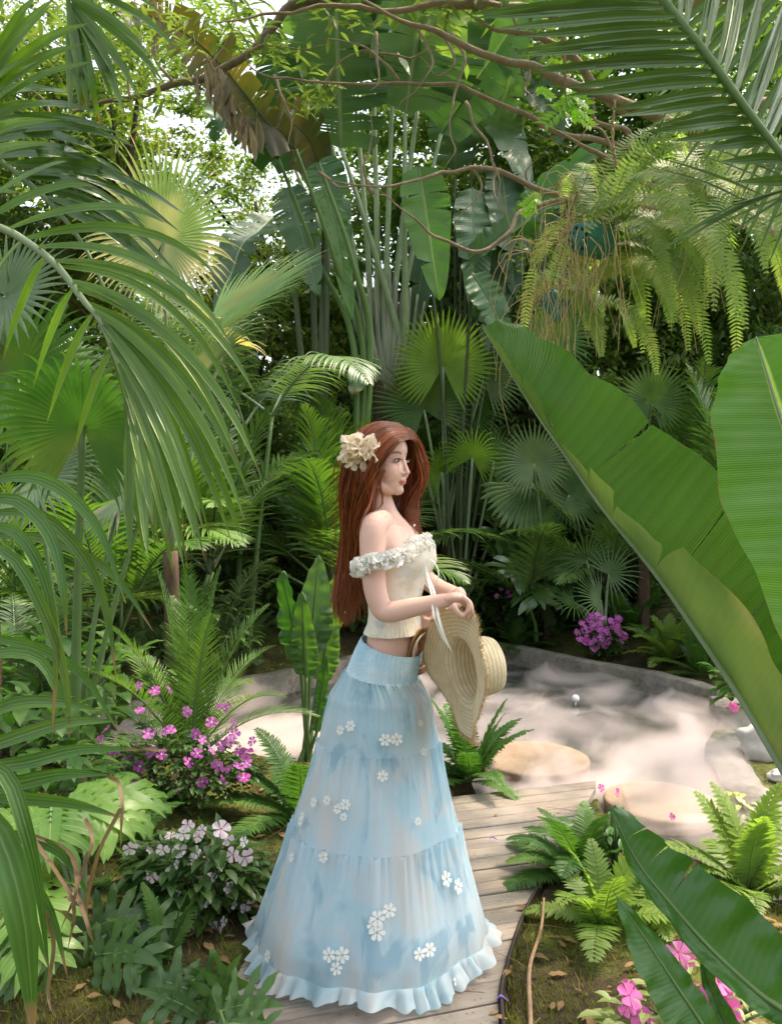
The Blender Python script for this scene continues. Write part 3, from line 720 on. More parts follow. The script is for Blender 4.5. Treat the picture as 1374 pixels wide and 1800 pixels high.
for i, (a, e, wdt, yo) in enumerate(TR):
    R = random.Random(i); s = P(684 + (i - 5) * 9, 600, 6.25 - yo * .2); tip = P(a[0], a[1], 6.1 - yo)
    mb = MB(); c = catmull([hub + V(((i - 5) * .012, 0, -.1)), s, s.lerp(tip, .5) + V(((a[0] - 684) * -.0002, 0, 0)), tip], 20)
    tube(mb, c, [.07, .05, .032, .026, .018], 8); mb.build('stalk', M_STEM_GREY, t)
    en = P(e[0], e[1], 5.5 - yo); mid = tip.lerp(en, .5) + V(((e[0] - a[0]) * .0006, -.1, .12))
    mb = MB(); tears = sorted(R.uniform(.06, .95) for _ in range(16)); tr2 = sorted(R.uniform(.06, .95) for _ in range(15))
    big_leaf(mb, [tip, tip.lerp(mid, .5), mid, en], (R.uniform(-.6, .6), -1, .25), wdt * YK, wdt * YK, tears_l=tears, tears_r=tr2, K=70, M=4, foldl=R.uniform(.1, .5), foldr=R.uniform(.1, .5), gap=.35, rib=.014, seed=i, torn_drop=.25)
    mb.build('leaf_blade', [L_TRAV if i % 3 else L_TRAV_DARK, M_STEM_PALE], t)
for k in range(11):   # overlapping sheaths
    f = (k - 5) / 5; mb = MB(); a = hub + V((f * .08, -.08 - .01 * (5 - abs(k - 5)), -.35 + .03 * abs(k - 5))); b = P(684 + f * 62, 470 + 60 * abs(f), 6.15)
    tube(mb, catmull([a, a.lerp(b, .4) + V((f * .08, -.03, 0)), b], 12), [.07, .06, .035, .02], 8, flat=.5); mb.build('sheath', M_SHEATH, t)
YK = 1.0
# ---------- banana clump right of it
def banana(name, base, label, leaves, cat='banana plant', stem=.05, group=None):
    base = V(base); base.z = gz(base.x, base.y) - .03
    t = thing(name, base, label, cat, group)
    for i, (st, en, wl, wr, N, mat, tears, sag) in enumerate(leaves):
        R = random.Random(i * 7 + int(base.x * 100)); st = V(st); en = V(en)
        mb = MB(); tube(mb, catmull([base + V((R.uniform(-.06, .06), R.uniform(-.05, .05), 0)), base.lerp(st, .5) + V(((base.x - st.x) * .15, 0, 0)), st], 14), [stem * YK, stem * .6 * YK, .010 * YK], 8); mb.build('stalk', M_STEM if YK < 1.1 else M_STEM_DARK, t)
        mb = MB(); mid = st.lerp(en, .5) + V((0, 0, sag * YK))
        tl = sorted(R.uniform(.05, .95) for _ in range(tears)); t2 = sorted(R.uniform(.05, .95) for _ in range(tears))
        big_leaf(mb, [st, st.lerp(mid, .5) + V((0, 0, sag * .35)), mid, en], N, wl * YK, wr * YK, tears_l=tl, tears_r=t2, K=56, M=5, foldl=R.uniform(.0, .35), foldr=R.uniform(.0, .35), rib=.011, seed=i + 3, gap=.3)
        mb.build('leaf_blade', [mat, M_STEM], t)
    return t
YK = 1.48
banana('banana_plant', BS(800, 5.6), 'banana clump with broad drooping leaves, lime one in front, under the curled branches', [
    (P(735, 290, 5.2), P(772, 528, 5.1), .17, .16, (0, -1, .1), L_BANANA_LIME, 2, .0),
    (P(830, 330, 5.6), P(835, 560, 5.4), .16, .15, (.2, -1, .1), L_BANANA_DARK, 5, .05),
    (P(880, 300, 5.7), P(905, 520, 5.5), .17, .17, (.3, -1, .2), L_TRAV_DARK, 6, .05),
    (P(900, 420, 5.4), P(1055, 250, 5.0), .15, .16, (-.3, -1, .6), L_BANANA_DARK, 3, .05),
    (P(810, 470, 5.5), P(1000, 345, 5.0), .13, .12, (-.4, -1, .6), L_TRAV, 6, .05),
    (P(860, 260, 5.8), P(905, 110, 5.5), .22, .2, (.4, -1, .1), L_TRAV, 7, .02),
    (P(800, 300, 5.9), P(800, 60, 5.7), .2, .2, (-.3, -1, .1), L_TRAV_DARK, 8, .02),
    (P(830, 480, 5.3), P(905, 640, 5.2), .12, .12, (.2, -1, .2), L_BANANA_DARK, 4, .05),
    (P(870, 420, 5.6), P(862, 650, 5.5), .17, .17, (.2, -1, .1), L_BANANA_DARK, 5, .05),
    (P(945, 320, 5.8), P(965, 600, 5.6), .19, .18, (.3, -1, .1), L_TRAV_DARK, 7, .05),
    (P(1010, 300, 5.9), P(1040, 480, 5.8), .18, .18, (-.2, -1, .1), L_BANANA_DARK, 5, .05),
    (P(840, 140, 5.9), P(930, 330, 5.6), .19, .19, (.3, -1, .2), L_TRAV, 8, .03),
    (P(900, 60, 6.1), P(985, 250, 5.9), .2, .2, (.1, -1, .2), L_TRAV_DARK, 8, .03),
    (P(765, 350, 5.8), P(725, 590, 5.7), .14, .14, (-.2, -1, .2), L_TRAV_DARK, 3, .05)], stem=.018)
YK = 1.3
banana('banana_plant', BS(560, 6.0), 'tall narrow leaved plant with blue green drooping leaves left of the travellers palm', [
    (P(500, 330, 5.8), P(560, 520, 5.6), .16, .15, (-.2, -1, .1), L_TRAV, 10, .05),
    (P(545, 270, 5.9), P(610, 430, 5.8), .18, .16, (.3, -1, .2), L_BANANA_DARK, 6, .05),
    (P(590, 60, 6.4), P(520, -140, 6.1), .24, .24, (.2, -1, .1), L_TRAV, 8, .02),
    (P(570, 330, 5.7), P(618, 560, 5.6), .11, .1, (.3, -1, .1), L_BANANA_LIME, 3, .05)])
YK = 1.0
# canna-like plant left behind the woman
banana('canna_plant', BS(540, 4.35), 'upright canna with glossy paddle leaves on tall stalks left of the blue skirt', [
    (P(545, 1150, 4.3), P(560, 975, 4.2), .10, .11, (.3, -1, .1), L_TRAV, 1, .0),
    (P(528, 1165, 4.25), P(495, 1005, 4.15), .085, .085, (-.5, -1, .1), L_BANANA_DARK, 0, .0),
    (P(565, 1200, 4.35), P(585, 1030, 4.3), .08, .08, (.2, -1, .1), L_FERN_BROAD, 0, .0),
    (P(538, 1190, 4.2), P(530, 1040, 4.1), .075, .075, (.1, -1, .1), L_FERN_BROAD, 0, .0),
    (P(575, 1120, 4.45), P(600, 1000, 4.4), .08, .08, (.2, -1, .5), L_FERN_BROAD, 0, .03),
    (P(556, 1290, 4.3), P(574, 1150, 4.2), .04, .04, (.1, -1, .1), L_BANANA_DARK, 0, .0)], 'canna', .018)
YK = 1.4
# small white-green leaf beside the trunk
banana('banana_sapling', BS(640, 5.6), 'single small grey green leaf on a thin stalk left above the woman', [
    (P(650, 625, 5.4), P(618, 695, 5.3), .13, .09, (.1, -1, .5), L_PALM_GREY, 2, .03)], 'sapling', .018)
YK = 1.0
# ---------- fan palms
UP = V((0, 0, 1))
fanpalm('fan_palm', BS(300, 4.2), 'large fan palm leaf streaked pinkish cream at its heart, facing the camera upper left', [
    (P(288, 420, 4.0), (.35, -.2, .9), (-.1, -1, .25), .50, dict(mat=L_FAN_PALE, ns=70, span=345, droop=1.3, fused=.5, cone=.15)),
    (P(360, 592, 3.9), (.9, -.1, .42), (-.3, -.5, .85), .72, dict(ns=40, span=150, droop=.5, fused=.55, mat=L_FAN)),
    (P(400, 600, 4.3), (-.5, -.4, .35), (-.1, -.4, .9), .5, dict(mat=L_STRAW, ns=34, span=200, droop=1.1))], L_FAN, trunk=(1.1, .05))
fanpalm('fan_palm', BS(130, 3.3), 'fan palm at left with one leaf folded down like a curtain, thick green stalks', [
    (P(146, 752, 3.1), (.05, -.4, .8), (0, -1, .25), .40, dict(ns=46, span=300, droop=2.1, fused=.6, cone=.3, mat=L_FAN, pr=.014)),
    (P(330, 690, 3.4), (.5, -.5, .3), (0, -.5, .9), .5, dict(ns=40, span=240, droop=1.9, fused=.5, mat=L_FAN_PALE, cone=.3)),
    (P(30, 660, 3.5), (-.4, -.3, .6), (0, -.8, .6), .45, dict(ns=36, span=260, droop=1.3, mat=L_FAN)),
    (P(215, 870, 3.5), (.6, -.3, .1), (0, -.7, .7), .4, dict(ns=34, span=240, droop=.8, mat=L_FAN_PALE))], L_FAN, trunk=(.25, .05), smat=M_STEM)
fanpalm('fan_palm', BS(-20, 3.6), 'pale silvery fan palm cut by the left edge, below the big dark frond', [
    (P(10, 520, 3.4), (.6, -.2, -.1), (.2, -1, .3), .36, dict(ns=40, span=320, droop=.6, mat=L_PALM_GREY, cone=.15)),
    (P(60, 840, 3.5), (.9, -.2, .1), (0, -1, .8), .42, dict(ns=36, span=220, droop=.8, mat=L_PALM_GREY))], L_PALM_GREY, trunk=(1.0, .05))
YK = 1.6
fanpalm('fan_palm', BS(780, 5.2), 'bright round fan palm right above the woman at the foot of the banana clump', [
    (P(778, 645, 5.0), (.05, -.1, 1), (0, -1, .15), .36, dict(ns=50, span=300, droop=.25, fused=.62, cone=.12, mat=L_FAN_LIME)),
    (P(745, 720, 5.1), (-.3, -.1, .9), (-.1, -1, .15), .36, dict(ns=44, span=280, droop=.4, fused=.6, mat=L_FAN)),
    (P(850, 665, 5.2), (.5, -.1, .8), (.1, -1, .2), .32, dict(ns=40, span=260, droop=.5, fused=.5, mat=L_PALM_GREY)),
    (P(700, 690, 5.3), (-.4, -.1, .8), (.1, -1, .2), .36, dict(ns=40, span=260, droop=.5, fused=.5, mat=L_FAN)),
    (P(820, 720, 5.3), (.3, -.1, .3), (.1, -1, .4), .34, dict(ns=40, span=260, droop=1.0, fused=.4, mat=L_FAN))], L_FAN, trunk=(.9, .05))
YK = 1.66
fanpalm('fan_palm', BS(812, 5.0), 'young fan palm with long splayed green stalks from one base, right of the woman\'s chest', [
    (P(775, 830, 4.9), (-.3, -.3, .5), (0, -.8, .5), .24, dict(ns=30, span=250, droop=1.9, fused=.4, mat=L_FAN_LIME, bow=0)),
    (P(830, 805, 4.8), (.2, -.3, .8), (0, -.7, .6), .25, dict(ns=30, span=260, droop=2.2, fused=.35, mat=L_FAN_LIME, bow=0)),
    (P(868, 812, 5.0), (.5, -.1, .6), (0, -.8, .5), .24, dict(ns=30, span=240, droop=1.6, fused=.4, mat=L_FAN, bow=0)),
    (P(800, 850, 5.2), (.1, -.1, .8), (0, -1, .3), .24, dict(ns=30, span=240, droop=1., fused=.4, mat=L_FAN, bow=0)),
    (P(905, 840, 5.0), (.7, -.1, .5), (0, -1, .3), .24, dict(ns=30, span=240, droop=1.2, fused=.4, mat=L_FAN_PALE, bow=0)),
    (P(760, 880, 5.1), (-.6, -.1, .4), (0, -1, .3), .2, dict(ns=30, span=240, droop=1.2, fused=.4, mat=L_FAN, bow=0))], L_FAN, trunk=(.25, .03), smat=M_STEM_PALE)
YK = 1.42
fanpalm('fan_palm', BS(960, 5.6), 'pale pleated fan palm leaf left of the big banana leaf\'s lower edge', [
    (P(938, 815, 5.4), (-.1, -.1, 1), (0, -1, .2), .31, dict(ns=44, span=330, droop=.5, fused=.5, mat=L_PALM_GREY)),
    (P(935, 850, 5.7), (.1, -.1, -.4), (0, -1, .2), .42, dict(ns=30, span=200, droop=.5, fused=.8, mat=L_PALM_DARK)),
    (P(1000, 870, 5.6), (.6, -.1, .1), (0, -1, .4), .34, dict(ns=34, span=240, droop=.8, mat=L_FAN))], L_FAN, trunk=(.5, .04))
YK = 1.2
fanpalm('fan_palm', BS(1060, 6.0), 'low star shaped fan palm on the far bank above the purple flowers', [
    (P(1055, 1055, 5.95), (-.8, -.2, .3), (0, -.8, .6), .30, dict(ns=20, span=170, droop=.5, fused=.25, mat=L_PALM_BLUE, w=1.2)),
    (P(1070, 1010, 5.95), (.6, -.2, .5), (0, -.8, .6), .30, dict(ns=20, span=230, droop=.6, fused=.25, mat=L_PALM_BLUE)),
    (P(1030, 985, 6.1), (-.2, -.2, .9), (0, -.8, .5), .30, dict(ns=20, span=230, droop=.6, fused=.3, mat=L_PALM_BLUE)),
    (P(1010, 1060, 6.0), (-.7, -.3, .0), (0, -.6, .8), .26, dict(ns=18, span=200, droop=.6, fused=.25, mat=L_PALM_BLUE))], L_PALM_BLUE, trunk=(.05, .03))
YK = 1.1
fanpalm('fan_palm', BS(1130, 6.8), 'dark fan palm in deep shade below the hanging fern fronds', [
    (P(1145, 710, 6.6), (.0, -.1, 1), (0, -1, .2), .36, dict(ns=44, span=320, droop=.5, fused=.6, mat=L_PALM_DARK)),
    (P(1190, 760, 6.8), (.4, -.1, .6), (0, -1, .3), .4, dict(ns=40, span=300, droop=.9, fused=.5, mat=L_PALM_DARK)),
    (P(1060, 780, 6.9), (-.4, -.1, .6), (0, -1, .3), .4, dict(ns=40, span=300, droop=.9, fused=.5, mat=L_PALM_DARK)),
    (P(970, 600, 6.9), (-.2, -.1, .8), (0, -1, .3), .45, dict(ns=40, span=300, droop=.9, fused=.5, mat=L_FAN))], L_PALM_DARK, trunk=(1.2, .06))
YK = 1.0
# ---------- areca and other feather palms
AP = [(-.85, 7.3, .5, 13, AR, 1.25, 'bright feathery areca palm just left behind the woman\'s hair'),
      (-.45, 8.0, .7, 12, ARD, 1.2, 'dark feathery palm behind the woman\'s long hair'),
      (-1.75, 6.2, .9, 13, ARD, 1.1, 'dark dense feather palm in the middle distance left of centre'),
      (-2.1, 5.2, .5, 12, AR, 1.0, 'green areca palm behind the folded fan leaf'),
      (-2.9, 6.6, 1.0, 12, ARD, 1.2, 'tall dark feather palm deep behind the left stalks'),
      (-1.35, 6.5, 1.9, 10, ARG, 1.15, 'grey green feather palm with comb-like drooping leaflets, centre left'),
      (.9, 9.6, .3, 12, ARD, .9, 'dark low feather palm in shade behind the splayed stalks'),
      (1.5, 7.9, .4, 12, ARD, .9, 'dark feather palm on the far bank behind the round purple flowers'),
      (1.2, 8.6, .9, 12, ARD, 1.0, 'taller shaded feather palm behind the pale pleated fan'),
      (2.3, 7.6, .5, 12, ARD, .9, 'dark feather palm behind the lime fern on the far bank'),
      (3.1, 7.2, 1.3, 12, AR, 1.0, 'feather palm at the right behind the big banana leaf'),
      (-2.2, 4.2, .15, 10, ARG, .7, 'low silvery feather palm left of the purple impatiens'),
      (-1.6, 6.25, .0, 10, ARG, .65, 'low comb leaved palm at the left shore above the curb'),
      (-3.2, 5.0, .9, 10, ARG, 1.0, 'silvery feather palm near the left edge, middle distance')]
for i, (x, y, h, n, ms_, s, lb) in enumerate(AP):
    areca('feather_palm', x, y, h, n, ms_, lb, seed=i + 20, scale=s)
# pygmy date palm in the left bed
bx = P(312, 900, 3.55); t = areca('date_palm', bx.x, 3.62, .16, 16, PH, 'small feathery date palm growing from the moss among purple impatiens', seed=4, scale=1.0, stems=1, smat=M_FIBRE)
# ---------- ferns on the ground
def fern(px, Y, meshes, n, s, lb, seed=0, dirs=None, z=None, cat='fern'):
    x = (px - 687) / F * Y; t = areca('fern', x, Y, .0, n, meshes, lb, cat, seed=seed, scale=s, stems=1, dirs=dirs, z0=z)
    return t
fern(500, 3.45, FERN, 11, .80, 'green fern leaning over the moss left of the blue skirt', 1)
fern(795, 4.05, FERNP, 18, .85, 'bushy dark green fern at the water behind the straw hat brim', 2)
fern(1030, 2.92, FERN, 20, .60, 'large fern spilling over the right edge of the deck', 3)
fern(1080, 2.65, FERNL, 12, .72, 'second fern of the right bed, nearer the dark torn leaf', 5)
fern(1285, 2.95, FERNL, 9, .95, 'yellow green sunlit fern standing at the pond right of the dark torn leaf', 6)
fern(1350, 2.75, FERNL, 8, .8, 'yellow green fern cut by the right edge of the picture', 7)
fern(1150, 2.6, FERNL, 7, .55, 'small light fern between the dark torn leaf and the moss', 8)
fern(925, 7.75, FERN, 16, .85, 'light green fern on the far bank left of the purple flower ball', 9)
fern(1195, 6.75, FERNL, 18, 1.1, 'yellow green fern with narrow fronds on the far bank', 10)
fern(1130, 7.5, FERN, 14, 1.0, 'grey green fern behind the narrow lime fronds', 11)
fern(860, 8.0, FERN, 12, .9, 'arching glossy fern beside the woman\'s hand', 12)
fern(255, 2.75, FERN, 7, .55, 'small fern between the lobed leaves and the white impatiens', 13)
fern(1230, 7.4, FERNG, 9, .8, 'dull fern at the right end of the far bank', 14)
fern(285, 2.35, FERNP, 9, .45, 'small dark fern between the antler foliage and the lime philodendron', 51)
fern(205, 3.1, FERN, 11, .55, 'low green fern behind the white impatiens at left', 52)
fern(470, 2.75, FERNP, 8, .38, 'tiny fern by the skirt hem on the moss', 53)
fern(830, 8.1, FERNP, 14, 1.0, 'upright dark fern right of the hand, at the foot of the splayed stalks', 61)
fern(1010, 8.0, FERN, 14, .9, 'green fern left of the round purple flowers, close behind them', 62)
fern(1255, 6.3, FERNP, 14, .9, 'dark green fern on the far bank at the right, by the big banana leaf midrib', 63)
fern(60, 2.7, FERNL, 7, .5, 'light fern low at the left edge', 15)
fern(985, 7.9, FERNG, 9, .8, 'dull green fern behind the light green fern of the far bank', 16)
fern(450, 6.9, FERNG, 10, .8, 'fern on the bank above the left part of the curb', 17)
fern(560, 7.6, FERN, 10, .8, 'fern on the bank behind the canna', 18)
# ---------- lobed leaf plants
def philo(name, px, Y, leaves, lb, ml, mr, cat='philodendron', z=None):
    Y = Y * YK; x = (px - 687) / F * Y; b = V((x, Y, gz(x, Y))); t = thing(name, b, lb, cat)
    for (hub, d, N, L, W, kw) in leaves:
        L *= YK; W *= YK
        hub = V(hub); mb = MB(); tube(mb, catmull([b, b.lerp(hub, .5) + V((0, 0, .04)), hub], 8), [.008, .006, .004], 5); mb.build('stalk', mr, t)
        mb = MB(); lobed(mb, hub, d, N, L, W, **kw); mb.build('leaf', [ml, mr], t)
    return t
philo('philodendron', 150, 2.45, [
    (P(120, 1405, 2.35), (.9, -.25, -.05), (.1, -.45, .9), .26, .15, dict(nl=8, droop=1.0)),
    (P(150, 1400, 2.45), (.75, .1, .1), (.1, -.4, .9), .27, .15, dict(nl=8, droop=1.2)),
    (P(90, 1420, 2.3), (.2, -.5, -.1), (0, -.4, .9), .22, .14, dict(nl=7, droop=1.2)),
    (P(70, 1440, 2.3), (-.5, -.4, .1), (0, -.4, .9), .22, .15, dict(nl=6, droop=1.2)),
    (P(60, 1560, 2.2), (.3, -.5, .1), (0, -.4, .9), .2, .14, dict(nl=5, droop=1.2)),
    (P(40, 1640, 2.1), (.5, -.4, .1), (0, -.4, .9), .18, .13, dict(nl=5, droop=1.2))], 'bright lime philodendron with deeply cut leaves at the lower left', L_PHILO, M_STEM_PALE)
philo('antler_plant', 360, 2.2, [
    (P(370, 1785, 2.08), (.35, -.1, .9), (-.1, -1, .4), .20, .10, dict(nl=4, droop=.5, wave=.3)),
    (P(350, 1785, 2.08), (-.6, -.2, .6), (.1, -.8, .5), .20, .10, dict(nl=4, droop=.7, wave=.3)),
    (P(385, 1780, 2.0), (.8, -.2, .45), (-.1, -.8, .6), .19, .10, dict(nl=4, droop=.7, wave=.3)),
    (P(330, 1740, 2.2), (-.8, .1, .3), (.1, -.8, .6), .20, .11, dict(nl=4, droop=.9, wave=.3)),
    (P(360, 1790, 2.1), (.05, .1, .9), (.1, -1, .3), .17, .09, dict(nl=4, droop=.6, wave=.3)),
    (P(395, 1800, 1.95), (.9, -.2, .15), (.1, -.8, .5), .17, .07, dict(nl=4, droop=.5, wave=.3))], 'dark wavy antler shaped foliage at the bottom left of the deck', L_STAG, M_STEM, 'antler plant')
philo('antler_plant', 150, 2.3, [
    (P(170, 1680, 2.25), (.8, -.2, .3), (.1, -.8, .6), .22, .12, dict(nl=5, droop=1., wave=.3)),
    (P(150, 1640, 2.35), (.6, .2, .3), (.1, -.8, .6), .22, .12, dict(nl=5, droop=1., wave=.3)),
    (P(100, 1700, 2.2), (-.3, -.2, .4), (.1, -.8, .6), .22, .12, dict(nl=5, droop=1., wave=.3)),
    (P(220, 1640, 2.4), (.5, .1, .2), (.1, -.8, .6), .18, .10, dict(nl=5, droop=1., wave=.3))], 'dark ragged foliage on the moss left of the white impatiens', L_STAG, M_STEM, 'antler plant')
YK = 1.2
philo('monstera', 940, 6.7, [
    (P(925, 1000, 6.5), (-.5, -.5, .1), (0, -.8, .6), .36, .26, dict(nl=5, droop=1.0)),
    (P(960, 980, 6.6), (.4, -.5, .1), (0, -.8, .6), .36, .26, dict(nl=5, droop=1.0)),
    (P(935, 1030, 6.4), (.1, -.6, -.1), (0, -.9, .5), .34, .26, dict(nl=5, droop=1.0)),
    (P(985, 1010, 6.7), (.6, -.4, .2), (0, -.8, .6), .32, .24, dict(nl=5, droop=1.0)),
    (P(900, 960, 6.9), (-.4, -.3, .4), (0, -.8, .6), .32, .24, dict(nl=5, droop=1.0))], 'dark glossy monstera clump on the far bank right of the splayed stalks', L_PALM_BLUE, M_STEM_DARK, 'monstera')
YK = 1.0
# ---------- flowering bushes
def petal_flower(mc, mcen, r, n=5, seed=0):
    mb = MB(); R = random.Random(seed)
    for k in range(n):
        a = 2 * PI * k / n + R.uniform(-.12, .12); rr = r * R.uniform(.85, 1.1); c0 = mb.add((0, 0, .001 * k)); pts = []
        for j in range(7):
            b = (j / 6 - .5) * 1.35; q = rr * (.62 + .38 * math.cos(b * 1.2)); pts.append(mb.add((math.cos(a + b * .75) * q, math.sin(a + b * .75) * q, .0008 * k + .22 * r * math.sin(j * 1.1 + k) * .5 + .15 * r)))
        for j in range(6): mb.face((c0, pts[j], pts[j + 1]))
    for k in range(6):
        b = 2 * PI * k / 6; b2 = 2 * PI * (k + 1) / 6; a0 = mb.add((0, 0, .004)); a1 = mb.add((math.cos(b) * r * .16, math.sin(b) * r * .16, .002)); a2 = mb.add((math.cos(b2) * r * .16, math.sin(b2) * r * .16, .002)); mb.face((a0, a1, a2), 1)
    return mb.mesh('flower', [mc, mcen])
def pmat(nm, c1, c2):
    k = NT(nm); oi = k.n('ShaderNodeObjectInfo').outputs['Random']; c = k.mix(oi, c1, c2); b = k.pbsdf(c, .55, None, .3); tr = k.n('ShaderNodeBsdfTranslucent'); k.l(c, tr.inputs[0])
    mx = k.n('ShaderNodeMixShader'); mx.inputs[0].default_value = .35; k.l(b, mx.inputs[1]); k.l(tr.outputs[0], mx.inputs[2]); return k.done(mx.outputs[0])
PM_PURPLE = pmat('purple_petal', (.50, .09, .42), (.66, .22, .62)); PM_PINK = pmat('pink_petal', (.72, .13, .42), (.80, .24, .52)); PM_PALE = pmat('pale_pink_petal', (.86, .64, .72), (.90, .86, .88))
PM_EYE = plain('magenta_eye', (.35, .02, .08), .6); PM_LIGHT = plain('light_eye', (.8, .6, .7), .6)
FL = {'purple': [petal_flower(PM_PURPLE, PM_LIGHT, .021, 5, s) for s in range(3)], 'pink': [petal_flower(PM_PINK, PM_EYE, .023, 5, s) for s in range(3)], 'pale': [petal_flower(PM_PALE, PM_EYE, .023, 5, s) for s in range(3)]}
def bush(name, px, Y, rx, ry, rz, nleaf, leaf, lb, ml, fls, cat='impatiens', flpix=None, seed=0, zc=None, fscale=1.0, nst=14):
    x = (px - 687) / F * Y; z = gz(x, Y); t = thing(name, (x, Y, z), lb, cat); R = random.Random(seed); mb = MB(); zc = rz if zc is None else zc
    for i in range(nst):
        a = R.uniform(0, 6.28); e = V((x + rx * .7 * math.cos(a), Y + ry * .7 * math.sin(a), z + zc + rz * R.uniform(-.2, .6))); tube(mb, catmull([(x, Y, z), ((x + e.x) / 2, (Y + e.y) / 2, e.z * .6 + z * .4), e], 6), [.005, .003], 5)
    mb.build('stem', M_STEM_DARK, t); mb = MB()
    for i in range(nleaf):
        while True:
            q = V((R.uniform(-1, 1), R.uniform(-1, 1), R.uniform(-1, 1)))
            if q.length < 1 and (q.length > .35): break
        p = V((x + q.x * rx, Y + q.y * ry, max(z + .01, z + zc + q.z * rz))); d = V((q.x + R.uniform(-.5, .5), q.y + R.uniform(-.5, .5), R.uniform(-.2, .5)))
        blade(mb, p, d, leaf * R.uniform(.6, 1.2), leaf * .42, n=4, droop=.9, fold=.3, w0=.3, peak=.4)
    mb.build('foliage', ml, t)
    for i, (fx, fy, s) in enumerate(flpix or []):
        p = P(fx, fy, Y - ry * R.uniform(.4, 1.0)); me = FL[fls][i % 3]
        o = inst(me, 'flower', t, p - V((x, Y, z)), (math.radians(R.uniform(25, 125)), R.uniform(-.7, .7), R.uniform(-.9, .9)), s * fscale)
    return t
RF = random.Random(3)
pur = [(330, 1250, 1), (402, 1243, 1), (388, 1240, .7), (412, 1268, .8), (300, 1283, .9), (390, 1310, 1), (405, 1302, 1), (432, 1322, 1.2), (420, 1320, 1), (444, 1303, .9), (418, 1348, 1), (428, 1368, 1.1), (434, 1342, .9), (385, 1345, 1.2), (402, 1352, .7), (355, 1374, 1), (268, 1322, 1.1), (284, 1326, .9), (210, 1342, 1.1), (246, 1347, 1), (222, 1335, .8), (188, 1283, 1), (206, 1298, .9), (240, 1370, .9), (195, 1340, .7), (296, 1285, 1), (246, 1250, .8), (355, 1300, .8), (310, 1352, .8), (272, 1215, .9), (300, 1212, .8), (242, 1205, .8), (175, 1300, .8), (200, 1320, 1), (260, 1290, 1), (330, 1340, 1), (370, 1320, 1), (395, 1370, 1), (310, 1385, 1), (412, 1290, 1), (372, 1270, 1), (345, 1290, 1), (232, 1376, .8), (347, 1325, 1)]
bush('impatiens_bush', 312, 3.52, .36, .16, .16, 1000, .055, 'purple flowered impatiens thicket round the small date palm', L_BUSH, 'purple', flpix=pur, seed=1, zc=.16, fscale=1.3)
pale = [(388, 1458, 1.4), (322, 1466, 1), (330, 1450, .9), (357, 1458, .8), (316, 1496, 1.1), (286, 1492, 1), (345, 1498, 1), (342, 1512, 1), (410, 1502, 1.1), (430, 1506, 1.3), (304, 1532, 1.1), (312, 1520, .8), (228, 1490, 1.1), (362, 1580, 1.1), (432, 1590, 1.2), (412, 1592, .6), (330, 1622, 1.4), (350, 1614, .9), (382, 1634, 1.4), (280, 1622, 1), (430, 1480, .8), (262, 1495, .7), (370, 1545, 1), (310, 1575, .9), (400, 1560, .9), (350, 1470, .9), (300, 1470, .9), (400, 1475, 1), (395, 1620, .8), (268, 1540, .9)]
bush('impatiens_bush', 350, 2.65, .24, .12, .15, 560, .075, 'white and pale pink impatiens left of the skirt hem', L_BUSH, 'pale', flpix=pale, seed=2, zc=.13, fscale=1.0)
ball = []
for i in range(70):
    a = RF.uniform(0, 6.28); r = RF.random() ** .6; ball.append((1058 + 44 * r * math.cos(a), 1112 + 34 * r * math.sin(a), 1))
bush('phlox_ball', 1060, 7.05, .19, .17, .16, 500, .06, 'round cushion of bright purple flowers on the far bank', L_BUSH, 'purple', cat='flowers', flpix=ball, seed=3, zc=.17, fscale=1.45)
bush('impatiens_bush', 885, 7.9, .2, .15, .15, 220, .06, 'small group of purple blooms on the far bank beside the arching fern', L_BUSH, 'purple', flpix=[(872, 1047, 1), (892, 1040, 1), (898, 1030, .9), (880, 1036, .9), (888, 1050, .8), (896, 1048, 1)], seed=4, zc=.35, fscale=1.3)
bush('impatiens_bush', 1215, 1.95, .24, .10, .12, 150, .06, 'pink impatiens with mottled leaves at the bottom right corner', L_YELLOW, 'pink', flpix=[(1104, 1752, 1.25), (1100, 1768, 1.0), (1192, 1676, 1.2), (1262, 1728, 1.2), (1268, 1752, 1.2), (1228, 1745, 1.1), (1176, 1768, .8), (1130, 1790, 1.1), (1205, 1690, .9), (1250, 1718, 1), (1345, 1700, 1), (1280, 1770, 1.1), (1370, 1760, 1.1), (1100, 1735, .8), (1232, 1770, 1), (1362, 1672, 1.1), (1290, 1800, 1)], seed=5, zc=.09, fscale=1.15)
bush('impatiens_bush', 1080, 2.95, .06, .05, .08, 30, .05, 'single pink blossoms poking out behind the right bed fern', L_FERN, 'pink', flpix=[(1083, 1392, .8), (1055, 1385, .7), (1180, 1435, .6)], seed=6, zc=.17)
bush('impatiens_bush', 1300, 3.6, .10, .08, .08, 90, .06, 'pink bloom with pale leaves at the right shore behind the big banana leaf', L_YELLOW, 'pink', flpix=[(1286, 1240, 1), (1292, 1246, .8)], seed=7, zc=.42)
